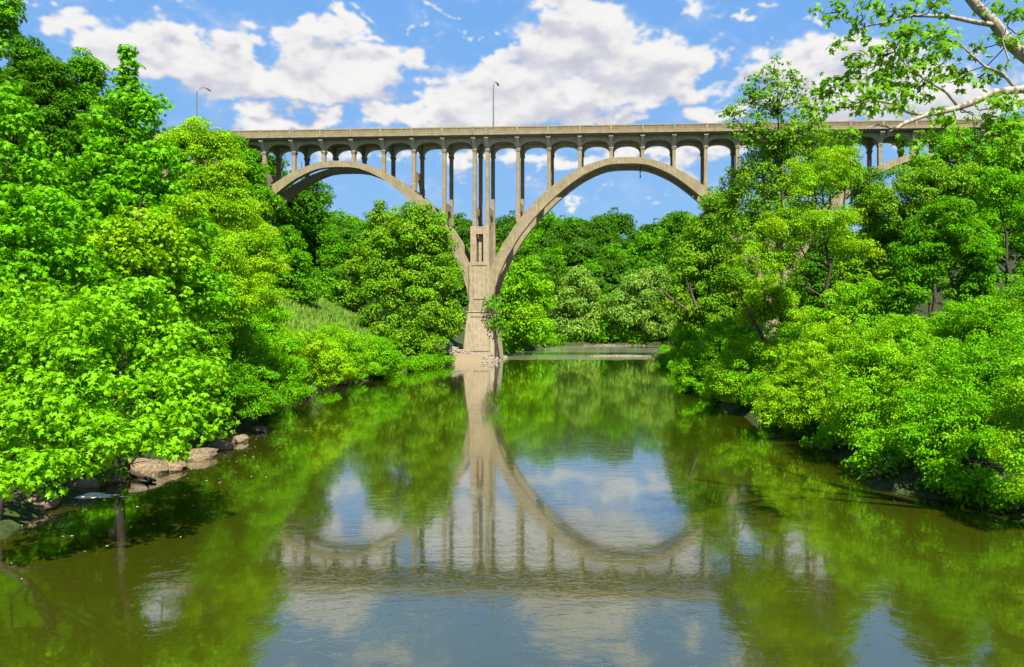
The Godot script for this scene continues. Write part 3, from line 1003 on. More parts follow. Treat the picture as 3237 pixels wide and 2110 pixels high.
func build_banks() -> void:
	# boulders along the left waterline
	var rocks := [
		[500, 1030, 48.5, 0.62, "pale flat boulder at the waterline farthest up the near left bank"],
		[455, 1055, 45.5, 0.8, "tan wedge-shaped boulder half sunk at the water edge beside the pale flat one"],
		[385, 1085, 42.0, 0.75, "broad brown slab of rock under the sycamore leaves"],
		[325, 1088, 41.0, 1.05, "large grey-brown boulder in the shade of the overhanging sycamore"],
		[235, 1122, 38.5, 0.7, "low sunlit tan boulder just above the drifting foam"],
		[160, 1145, 36.5, 0.78, "slanting brown boulder at the end of the foam streak"],
		[545, 1005, 51.5, 0.55, "small dark boulder at the foot of the shaded bushes"],
		[590, 985, 56.0, 0.5, "rounded dark stone below the bushes near the bend of the bank"],
		[60, 1190, 33.0, 0.8, "mossy dark boulder beneath the lowest sycamore boughs"]]
	var k := 0
	for r in rocks:
		var p := at(r[0], r[1], r[2])
		var s: float = r[3]
		var o := part("boulder", boulder(200 + k * 7, Vector3(s * 1.35, s * 0.72, s)), M.stone, self, Vector3(p.x + 0.35, s * 0.2, p.z))
		o.rotation = Vector3(0.1 * (k % 3 - 1), k * 1.3, 0.12 * (k % 2))
		tag(o, r[4], "boulder", "boulders along the left waterline")
		k += 1
	# foot of the pier: sand and riprap
	mound("sandbank", Vector3(-24.0, -0.1, -149.9), Vector3(7.2, 1.9, 3.9), M.sand, 5)
	mound("gravel_bar", Vector3(10.0, -0.05, -172), Vector3(7.5, 0.24, 2.6), M.sand, 8)
	mound("gravel_shore", Vector3(5, -0.2, -240.5), Vector3(22, 0.6, 2.6), M.sand, 9)
	heap("riprap", "grey broken riprap stones heaped against the foot of the bridge pier", M.pebble, 330, 51, func(r: RandomNumberGenerator) -> Vector3:
		var f := r.randf()
		var out := absf(r.randfn()) * 0.75
		return Vector3(lerpf(-26.5, -16.4, f) + r.randfn() * 0.3, maxf(0.05, lerpf(3.1, 0.5, f) - out * 0.75 + r.randf_range(-0.2, 0.15)), lerpf(-150.2, -149.2, f) + out), Vector2(0.2, 0.46))
	heap("gravel", "pale pebbles lying on the low bar in the riffle", M.pebble, 420, 61, func(r: RandomNumberGenerator) -> Vector3:
		var a := r.randf() * TAU
		var f := sqrt(r.randf())
		return Vector3(10.0 + cos(a) * f * 7.6, 0.14 * (1.0 - f) + 0.04, -172 + sin(a) * f * 2.6), Vector2(0.08, 0.22))
	heap("shore_gravel", "pale stones strewn along the far shore beyond the riffle", M.pebble, 260, 71, func(r: RandomNumberGenerator) -> Vector3:
		return Vector3(r.randf_range(-13, 26), 0.12 + r.randf() * 0.1, -238.8 + r.randfn() * 0.7), Vector2(0.12, 0.34))
	heap("shore_pebbles", "few pebbles at the water edge under the trees beside the pier", M.pebble, 90, 81, func(r: RandomNumberGenerator) -> Vector3:
		var f := r.randf()
		return Vector3(lerpf(-15.6, -18.0, f) + r.randfn() * 0.5, 0.1, lerpf(-150, -188, f) + r.randfn()), Vector2(0.1, 0.3))
	# foam and drifting flecks by the left bank
	var rng := RandomNumberGenerator.new()
	rng.seed = 5
	var st := SurfaceTool.new()
	st.begin(Mesh.PRIMITIVE_TRIANGLES)
	for i in 220:
		var d := rng.randf_range(24.0, 62.0)
		var x := lerpf(-22.6, -25.0, (d - 24.0) / 38.0) + absf(rng.randfn()) * 3.2 + 0.3
		var s := rng.randf_range(0.012, 0.036)
		var n := rng.randi_range(5, 7)
		var tw := rng.randf() * TAU
		var pts: Array = []
		for j in n: pts.append(Vector3(x + cos(tw + TAU * j / n) * s * rng.randf_range(0.7, 2.0), 0.008 + rng.randf() * 0.004, -d + sin(tw + TAU * j / n) * s * rng.randf_range(0.6, 1.2)))
		for j in range(1, n - 1):
			for q in [pts[0], pts[j], pts[j + 1]]: st.add_vertex(q)
	st.generate_normals()
	tag(part("floating_flecks", st.commit(), M.foam, self), "pale flecks of drifting debris on the dark water by the left bank", "debris", "", "stuff")
	st = SurfaceTool.new()
	st.begin(Mesh.PRIMITIVE_TRIANGLES)
	var c := at(215, PY, 36.0)
	for i in 46:
		var f := rng.randf()
		var q0 := Vector3(c.x + rng.randfn() * 0.75, 0.010 + i * 0.0004, -35.6 + rng.randfn() * 0.22)
		q0.z += (q0.x - c.x) * 0.2
		var ln := rng.randf_range(0.15, 0.7) * (0.5 + f)
		var wd := rng.randf_range(0.03, 0.13)
		var ring: Array = []
		for j in 9: ring.append(q0 + Vector3(cos(TAU * j / 9) * ln * rng.randf_range(0.6, 1.1), 0, sin(TAU * j / 9) * wd * rng.randf_range(0.5, 1.3)))
		for j in range(1, 8):
			for q in [ring[0], ring[j], ring[j + 1]]: st.add_vertex(q)
	st.generate_normals()
	tag(part("foam_patch", st.commit(), M.foam, self), "white streak of foam drifting beside the near left boulders", "foam", "", "stuff")
	# dead wood
	var snags := [
		["dead_branch", "bent pale twig sticking out of the water by the foam", [[278, 1148, 36], [284, 1130, 36], [290, 1118, 36]], 0.035, "dead_wood"],
		["dead_branch", "thin pale stick slanting into the dark water at the near left corner", [[105, 1195, 31], [125, 1212, 30.6], [148, 1228, 30.2]], 0.03, "dead_wood"],
		["dead_branch", "long straight twig floating off the left boulders", [[330, 1118, 39.5], [395, 1110, 39.6]], 0.03, "dead_wood"],
		["fallen_log", "dark sunken log angled between the left boulders", [[270, 1085, 41], [340, 1112, 39], [360, 1118, 38.6]], 0.16, "bark"],
		["dead_tree", "forked bare dead trunk leaning left out of the right bank thicket", [[1782, 806, 66], [1760, 760, 66], [1735, 715, 66.5], [1722, 690, 67]], 0.17, "bark"],
		["fallen_log", "grey fallen trunk slanting through the trees at the river bend", [[1600, 722, 105], [1568, 700, 105], [1536, 672, 105]], 0.2, "dead_wood"],
		["broken_snag", "broken reddish stump of a snapped trunk at the river bend", [[1618, 715, 100], [1610, 690, 100], [1603, 668, 100]], 0.22, "dead_wood"],
		["dead_branch", "bare drooping branches dipping into the riffle from the right bank", [[1560, 815, 118], [1535, 825, 119], [1500, 838, 120]], 0.09, "bark"],
		["dead_branch", "hanging dead root mass at the edge of the right bank bushes", [[1628, 835, 96], [1624, 860, 95], [1618, 885, 94]], 0.1, "bark"],
		["dead_branch", "pale stick poking from the water below the right bushes", [[1907, 1052, 47.5], [1893, 1038, 47.6], [1885, 1030, 47.6]], 0.035, "dead_wood"],
		["driftwood", "tangle of grey driftwood caught under the middle right bushes", [[1790, 1020, 53], [1830, 1010, 53], [1862, 1016, 53.5]], 0.06, "dead_wood"],
		["driftwood", "tan driftwood snag at the dark water edge under the nearest right bushes", [[2190, 1140, 36.6], [2225, 1143, 36.6], [2255, 1138, 37]], 0.05, "dead_wood"],
		["dead_branch", "slender grey twigs hanging to the water under the near right shrub", [[2110, 1060, 39], [2095, 1080, 38.7], [2082, 1105, 38.4]], 0.025, "dead_wood"],
		["dead_branch", "thin forked root reaching down in the dark hollow of the right bank", [[2200, 1090, 38], [2250, 1120, 37.6], [2300, 1150, 37.2]], 0.025, "dead_wood"]]
	k = 0
	for s in snags:
		rng.seed = 400 + k
		var base := at(s[2][0][0], s[2][0][1], s[2][0][2])
		var t := thing(s[0], s[1], "dead wood", base)
		var pts := PackedVector3Array()
		var rad := PackedFloat32Array()
		for j in s[2].size():
			pts.append(at(s[2][j][0], s[2][j][1], s[2][j][2]) - base)
			rad.append(s[3] * (1.0 - 0.6 * j / maxf(1.0, s[2].size() - 1.0)))
		tube(pts, rad, 7)
		part("stem", take_wood(), M[s[4]], t)
		var len := pts[0].distance_to(pts[-1])
		for j in 5:
			var q := pts[0].lerp(pts[-1], rng.randf_range(0.3, 0.95))
			limb_line(q, q + ((pts[-1] - pts[0]).normalized() * 0.3 + Vector3(rng.randfn(), rng.randfn() * 0.6 + 0.1, rng.randfn()) * 0.28) * len, s[3] * 0.4, s[3] * 0.12, rng, 0.2, 3, 4)
			part("twig", take_wood(), M[s[4]], t)
		k += 1
	rng.seed = 71
	var tangle := thing("root_tangle", "tangle of bare roots and twigs in the hollow under the near right bushes", "roots", at(2170, 1130, 37.5))
	for j in 26:
		var d0 := rng.randf_range(36.5, 41.0)
		var q0 := at(rng.randf_range(2010, 2340), rng.randf_range(1040, 1090), d0) - tangle.position
		limb_line(q0, q0 + Vector3(rng.randfn() * 0.7 - 0.3, -rng.randf_range(0.7, 1.7), rng.randf_range(0.0, 0.8)), 0.022, 0.008, rng, 0.3, 6, 4)
		part("root", take_wood(), M.dead_wood, tangle)
	# meadow grass on the slope below the wood
	rng.seed = 9
	for i in 24000:
		var d := rng.randf_range(96.0, 150.0)
		var x := rng.randf_range(-60.0, -33.0)
		var p := Vector3(x, land(x, -d) - 0.05, -d)
		var h := rng.randf_range(0.45, 1.05)
		var w := rng.randf_range(0.05, 0.12)
		var a := rng.randf() * TAU
		var side := Vector3(cos(a), 0, sin(a)) * w
		var tip := p + Vector3(rng.randfn() * 0.3, h, rng.randfn() * 0.3)
		var tn := rng.randf_range(0.8, 1.25)
		var col := Color(0.085 * tn, 0.19 * tn, 0.015 * tn) if rng.randf() < 0.9 else Color(0.16 * tn, 0.16 * tn, 0.06 * tn)
		var k0 := bv.size()
		bv.append_array([p - side, p + side, tip])
		for j in 3: bc.append(col)
		bi.append_array([k0, k0 + 1, k0 + 2])
	tag(part("grass", take_leaves(), M.grass, self), "tall light green grass on the open slope above the left bank", "grass", "", "stuff")
	# low cover on the banks
	undergrowth("undergrowth", "low leafy growth covering the left bank between the shrubs", 301, "fresh", [[-25.0, 14], [-25.0, 24], [-26.0, 34], [-26.4, 46], [-26.6, 56], [-28.2, 66], [-30.0, 75], [-31.6, 90], [-30.2, 102], [-28.6, 115], [-26.8, 130], [-25.8, 140]], 1.35, 80.0)
	undergrowth("undergrowth", "low leafy growth covering the right bank between the bushes", 302, "fresh", [[22, 14], [20.8, 24], [19.4, 31.5], [16.4, 37], [16.0, 42], [16.5, 51], [15, 64], [14.2, 78], [14.8, 96], [15.3, 115], [16.4, 135], [17.2, 150], [19, 170]], 1.25, 55.0)
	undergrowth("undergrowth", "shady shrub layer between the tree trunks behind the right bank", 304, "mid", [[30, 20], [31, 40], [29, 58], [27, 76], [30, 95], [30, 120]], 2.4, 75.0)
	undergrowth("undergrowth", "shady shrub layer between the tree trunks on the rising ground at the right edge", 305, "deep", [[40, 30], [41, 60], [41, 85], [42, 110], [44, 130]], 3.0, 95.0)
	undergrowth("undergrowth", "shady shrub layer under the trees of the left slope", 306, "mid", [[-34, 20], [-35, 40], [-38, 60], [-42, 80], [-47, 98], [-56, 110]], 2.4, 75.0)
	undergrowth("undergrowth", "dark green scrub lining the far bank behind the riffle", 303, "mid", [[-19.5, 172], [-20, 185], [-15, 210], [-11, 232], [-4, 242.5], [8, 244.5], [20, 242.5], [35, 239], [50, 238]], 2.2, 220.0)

func undergrowth(n: String, label: String, seed_: int, green: String, line: Array, size: float, d: float) -> void:
	var rng := RandomNumberGenerator.new()
	rng.seed = seed_
	var o := {"rc": maxf(0.5, d * 0.009), "ls": maxf(0.24, d * 0.0034), "kind": 1, "green": green, "dens": 1.0, "cover": 0.7, "floor": 0.15}
	for k in line.size() - 1:
		var a := Vector2(line[k][0], line[k][1])
		var b := Vector2(line[k + 1][0], line[k + 1][1])
		var steps := int(ceilf(a.distance_to(b) / (size * 1.7)))
		for s in steps:
			var p := a.lerp(b, (s + rng.randf()) / steps) + Vector2(rng.randfn(), rng.randfn()) * 0.6
			var r := size * rng.randf_range(0.7, 1.3)
			fill_lobe(rng, Vector3(p.x, maxf(land(p.x, -p.y), 0.3) + r * 0.35, -p.y), Vector3(r * 1.1, r * 0.85, r * 1.1), o)
	tag(part(n, take_leaves(), M.leaf, self), label, "undergrowth", "", "stuff")

func build_near_trees() -> void:
	# ---- left bank
	grow({"name": "sycamore_tree", "cat": "tree", "label": "near sycamore with big lobed leaves leaning over the water on the left bank", "px": 20, "d": 30.0, "dx": -0.6, "kind": 0, "ls": 0.25, "rc": 0.58, "green": "lime", "leaf_parts": true, "bark": "bark", "girth": 0.16, "twigs": 0.35, "twig": 0.016, "dens": 1.05, "cover": 0.62, "trunk_tip": [210, 800],
		"lobes": [[220, 800, 190, 140, 0, 220], [330, 720, 130, 90, 1], [100, 760, 150, 120, 1], [420, 860, 120, 110, 0], [300, 960, 170, 120, -2], [130, 960, 160, 110, -3], [460, 960, 80, 70, -1], [60, 1090, 110, 70, -5], [230, 1030, 110, 70, -4], [360, 1030, 70, 55, -3], [-60, 900, 120, 150, -1]]})
	grow({"name": "sycamore_tree", "cat": "tree", "label": "tall broad-leaved sycamore at the left edge, above the leaning one", "px": -40, "d": 35.0, "dx": -1.0, "kind": 0, "ls": 0.27, "rc": 0.6, "green": "fresh", "leaf_parts": true, "girth": 0.2, "dens": 1.3, "cover": 0.62, "twigs": 0.3,
		"lobes": [[30, 420, 120, 150, 0], [20, 270, 60, 80, 0], [90, 530, 110, 110, -1], [-60, 500, 130, 200, 0], [150, 620, 110, 80, 0], [0, 660, 140, 100, -2]]})
	grow({"name": "tulip_tree", "cat": "tree", "label": "tall spire-topped tree with pointed crown on the left bank", "px": 300, "d": 43.0, "dx": -1.0, "kind": 0, "ls": 0.29, "rc": 0.5, "green": "fresh", "leaf_parts": true, "girth": 0.24, "dens": 1.35, "cover": 0.66, "twigs": 0.35,
		"lobes": [[290, 330, 90, 110, 0], [297, 118, 8, 18, 0], [297, 138, 14, 22, 0], [297, 165, 24, 32, 0], [296, 205, 40, 36, 0], [296, 250, 62, 60, 0], [350, 260, 40, 60, 0], [240, 420, 90, 90, -1], [370, 400, 80, 90, 0], [300, 520, 150, 110, -1], [420, 560, 110, 110, 0], [180, 560, 100, 100, -1], [330, 650, 160, 90, -2], [470, 680, 80, 80, -1]]})
	grow({"name": "young_maple", "cat": "tree", "label": "yellow-green young maple in front of the spire-topped tree", "px": 340, "d": 39.0, "dx": -2.0, "kind": 0, "ls": 0.25, "rc": 0.55, "green": "bright", "dens": 1.2, "cover": 0.6,
		"lobes": [[330, 530, 80, 55, 0], [270, 560, 70, 60, 0], [390, 560, 65, 60, 0], [430, 480, 45, 40, 1], [340, 600, 110, 60, 0]]})
	grow({"name": "broadleaf_tree", "cat": "tree", "label": "bright yellow-green tree whose top meets the left end of the bridge", "px": 480, "d": 56.0, "dx": -2.0, "green": "bright", "kind": 2, "ls": 0.36, "rc": 0.75, "dens": 1.4, "cover": 0.8,
		"lobes": [[480, 420, 75, 110, 0], [455, 325, 46, 45, 0], [505, 335, 34, 42, 0], [415, 325, 40, 44, 0], [375, 345, 34, 50, 0], [535, 400, 34, 60, 0], [440, 500, 90, 90, 0], [540, 500, 70, 90, 0], [500, 610, 110, 90, -2], [600, 590, 60, 80, 0], [560, 690, 90, 70, -2]]})
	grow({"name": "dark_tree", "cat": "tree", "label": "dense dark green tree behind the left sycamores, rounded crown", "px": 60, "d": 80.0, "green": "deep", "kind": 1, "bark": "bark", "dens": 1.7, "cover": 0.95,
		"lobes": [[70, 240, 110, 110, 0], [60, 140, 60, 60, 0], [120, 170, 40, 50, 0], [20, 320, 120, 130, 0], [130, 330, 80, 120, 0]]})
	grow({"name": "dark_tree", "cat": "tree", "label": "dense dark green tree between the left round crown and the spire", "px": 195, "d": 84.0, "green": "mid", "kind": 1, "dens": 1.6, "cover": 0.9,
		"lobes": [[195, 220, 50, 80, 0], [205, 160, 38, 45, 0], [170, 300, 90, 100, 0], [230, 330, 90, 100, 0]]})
	grow({"name": "dark_tree", "cat": "tree", "label": "dark leaf cluster of a tall tree in the top left corner", "px": -60, "d": 50.0, "dx": -2.0, "green": "mid", "kind": 0, "ls": 0.34, "rc": 0.7, "dens": 1.5, "cover": 0.8,
		"lobes": [[-50, 60, 60, 70, 0], [-5, 15, 40, 35, 0], [15, 50, 22, 22, 0], [-80, 180, 90, 100, 0], [-10, 100, 26, 40, 0]]})
	# ---- right bank: the big sycamore whose limbs hang into the picture
	big_sycamore()
	# shrubs at the right waterline, near to far
	var bushes := [
		[2385, 30.5, "lime", 2, 0.24, "leafy branch tip of the nearest bush at the lower right edge", [[2385, 1060, 60, 60, -1], [2370, 1130, 34, 50, -1.5], [2400, 960, 80, 90, 0], [2392, 900, 60, 70, 1]]],
		[2290, 37.0, "fresh", 2, 0.26, "large overhanging bush above the dark hollow of the right bank", [[2280, 900, 120, 100, 1], [2200, 960, 110, 90, 0], [2330, 840, 110, 100, 2], [2150, 1010, 80, 55, -1], [2270, 1030, 100, 45, -1], [2360, 980, 60, 80, 0]]],
		[2080, 43.0, "lime", 2, 0.26, "big rounded bright green bush halfway along the right bank", [[2080, 890, 120, 90, 1], [1990, 950, 90, 80, 0], [2130, 960, 100, 80, -1], [2060, 1020, 90, 45, -1], [2160, 840, 100, 70, 2], [2020, 830, 80, 60, 2]]],
		[1900, 52.0, "bright", 2, 0.26, "yellow-green bush bulging over the water above the driftwood", [[1900, 860, 110, 75, 1], [1840, 930, 90, 65, 0], [1930, 960, 70, 50, -1], [1960, 800, 90, 60, 2], [1800, 960, 60, 40, 0]]],
		[1760, 66.0, "lime", 2, 0.30, "light green bush at the waterline past the driftwood", [[1760, 840, 100, 65, 1], [1700, 890, 80, 55, 0], [1790, 900, 60, 50, -1], [1830, 800, 80, 55, 2]]],
		[1645, 84.0, "fresh", 2, 0.34, "mid green bush on the right bank before the river bend", [[1650, 820, 70, 65, 0], [1620, 860, 50, 45, 0], [1700, 790, 70, 60, 2], [1590, 800, 40, 50, 4]]],
		[2150, 52.0, "lime", 2, 0.28, "second-row bright bush behind the big rounded one", [[2150, 790, 110, 60, 0], [2060, 790, 90, 55, 0], [2240, 770, 90, 60, 0]]],
		[2330, 46.0, "fresh", 2, 0.28, "second-row bush at the right edge beneath the thin dark trunk", [[2340, 780, 100, 70, 0], [2270, 740, 80, 60, 2], [2390, 720, 70, 80, 1]]]]
	for b in bushes:
		grow({"name": "bush", "cat": "bush", "group": "bushes along the right bank", "label": b[5], "px": b[0], "d": b[1], "green": b[2], "kind": b[3], "ls": b[4] * 1.3, "rc": maxf(0.5, b[1] * 0.0105), "tall": false, "twigs": 0.3, "twig": 0.012, "dens": 1.35, "cover": 0.75, "droop": 0.5, "lobes": b[6], "dx": 1.2})
	# shrubs on the left bank, near to far
	bushes = [
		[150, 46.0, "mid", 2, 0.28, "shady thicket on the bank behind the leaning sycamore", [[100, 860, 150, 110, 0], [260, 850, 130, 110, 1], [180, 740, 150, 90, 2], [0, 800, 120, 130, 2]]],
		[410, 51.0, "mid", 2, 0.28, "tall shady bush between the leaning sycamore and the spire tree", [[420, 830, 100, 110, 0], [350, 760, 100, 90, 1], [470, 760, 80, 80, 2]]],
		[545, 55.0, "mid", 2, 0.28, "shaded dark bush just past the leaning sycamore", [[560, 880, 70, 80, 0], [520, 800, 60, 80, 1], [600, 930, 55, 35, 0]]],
		[640, 64.0, "fresh", 2, 0.30, "mid green bush over the dark stones of the left bank", [[640, 850, 80, 70, 0], [600, 790, 70, 60, 2], [670, 910, 60, 30, 0], [620, 740, 50, 40, 3]]],
		[735, 78.0, "bright", 2, 0.34, "large yellow-green bush with golden tips on the left bank", [[730, 830, 80, 62, 0], [680, 800, 60, 40, 2], [770, 860, 50, 36, 0], [640, 790, 40, 30, 3]]],
		[815, 93.0, "lime", 2, 0.38, "lime green bush between the golden one and the end of the thicket", [[815, 815, 55, 50, 0], [780, 790, 45, 35, 2], [830, 850, 40, 26, 0]]],
		[885, 104.0, "fresh", 2, 0.40, "last bush of the left thicket before the tall tree by the pier", [[885, 825, 48, 45, 0], [860, 800, 36, 30, 1], [905, 850, 30, 22, 0]]]]
	for b in bushes:
		grow({"name": "bush", "cat": "bush", "group": "bushes along the left bank", "label": b[5], "px": b[0], "d": b[1], "green": b[2], "kind": b[3], "ls": b[4] * 1.3, "rc": maxf(0.5, b[1] * 0.0105), "tall": false, "twigs": 0.3, "twig": 0.012, "dens": 1.5, "cover": 0.85, "droop": 0.5, "lobes": b[6], "dx": -1.5})

func big_sycamore() -> void:
	var rng := RandomNumberGenerator.new()
	rng.seed = 88
	var d := 24.0
	var base := Vector3(19.6, 0, -27.0)
	base.y = land(base.x, base.z) - 0.2
	var t := thing("sycamore_tree", "white-limbed sycamore reaching in from the right with sparse leaves against the sky", "tree", base)
	var pts := PackedVector3Array([Vector3(0, -0.5, 0), Vector3(-0.3, 5, 0.4), Vector3(-0.9, 11, 1.0), Vector3(-1.6, 17, 1.6), Vector3(-1.8, 24, 1.6)])
	tube(pts, PackedFloat32Array([0.62, 0.48, 0.40, 0.30, 0.15]), 10)
	part("trunk", take_wood(), M.pale_bark, t)
	# limbs as they cross the picture: [sightings with distance, radii]
	var limbs := [
		[[[2520, 330, 25], [2440, 225, 24.5], [2379, 207, 24], [2310, 215, 24], [2262, 238, 23.8], [2215, 254, 23.6], [2150, 268, 23.4], [2105, 285, 23.2], [2062, 312, 23]], 0.165, 0.05],
		[[[2480, 260, 26], [2420, 160, 25.5], [2379, 128, 25], [2340, 95, 25], [2312, 55, 25], [2270, 15, 25], [2235, -30, 25], [2190, -120, 25]], 0.22, 0.14],
		[[[2312, 58, 25], [2270, 52, 24.6], [2205, 38, 24.4], [2120, 36, 24.2], [2060, 52, 24], [2010, 62, 24]], 0.09, 0.02],
		[[[2150, 268, 23.4], [2110, 260, 23.2], [2070, 240, 23], [2030, 232, 22.8], [1985, 246, 22.6]], 0.07, 0.018],
		[[[2360, 205, 24], [2330, 170, 24], [2290, 155, 24], [2255, 125, 24], [2225, 95, 24]], 0.06, 0.02],
		[[[2062, 312, 23], [2085, 300, 22.8], [2040, 290, 22.7], [2010, 300, 22.6]], 0.05, 0.016],
		[[[2230, 252, 23.7], [2200, 215, 23.4], [2150, 185, 23.2], [2105, 150, 23], [2080, 120, 23]], 0.05, 0.015],
		[[[2330, 170, 24], [2345, 140, 24], [2330, 95, 24], [2340, 60, 24]], 0.04, 0.015]]
	var lines: Array = []
	for L in limbs:
		var pp := PackedVector3Array()
		var rr := PackedFloat32Array()
		for k in L[0].size():
			pp.append(at(L[0][k][0], L[0][k][1], L[0][k][2]) - base)
			rr.append(lerpf(L[1], L[2], float(k) / (L[0].size() - 1)))
		if lines.size() < 2: pp[0] = Vector3(-0.7, (9.0 if lines.size() == 0 else 10.5), 0.8)
		tube(pp, rr, 8)
		part("limb", take_wood(), M.pale_bark, t)
		lines.append(pp)
	# sprays of leaves hung from twigs
	keep_log = true
	leaf_log = []
	var o := {"rc": 0.36, "ls": 0.225, "kind": 0, "green": "olive", "dens": 0.56, "cover": 0.46, "droop": 0.6}
	var sprays := [[1930, 30, 50, 26], [2000, 20, 50, 24], [2080, 25, 60, 30], [2160, 20, 50, 30], [2010, 75, 50, 20], [2090, 85, 70, 40], [2170, 80, 60, 40], [1950, 100, 30, 16], [2040, 130, 60, 36], [2120, 140, 80, 44], [2200, 130, 50, 40], [1990, 170, 60, 40], [2060, 190, 70, 40], [2140, 200, 80, 40], [1930, 215, 60, 36], [2000, 235, 70, 40], [2080, 240, 70, 36], [1900, 250, 50, 30], [2220, 190, 50, 36], [2300, 175, 50, 30], [2270, 110, 36, 24], [2350, 30, 36, 40], [2370, 80, 20, 40], [2290, 15, 20, 20], [2340, 250, 50, 40], [2280, 270, 50, 34], [2200, 290, 60, 30], [2120, 330, 50, 24], [1950, 320, 50, 30], [2250, 340, 70, 40], [2340, 330, 60, 50], [2350, 120, 30, 24]]
	for s in sprays:
		var dd := rng.randf_range(22.0, 26.0)
		var c := at(s[0], s[1], dd) - base
		var cs := fill_lobe(rng, c, Vector3(s[2], s[3], s[2]) * dd / FOC, o)
		var bestp := Vector3.ZERO
		var bd := 1e9
		for L in lines:
			for p in L:
				if p.distance_to(c) < bd:
					bd = p.distance_to(c)
					bestp = p
		limb_line(bestp, c, 0.022, 0.012, rng, 0.2, 5, 5)
		for q in cs: limb_line(c, q, 0.011, 0.005, rng, 0.25, 4, 4)
		part("twig", take_wood(), M.bark, t)
	leaf_parts(t, o)
	keep_log = false
	var crown := part("crown", take_leaves(), M.leaf, t)
	crown.set_meta("kind", "stuff")

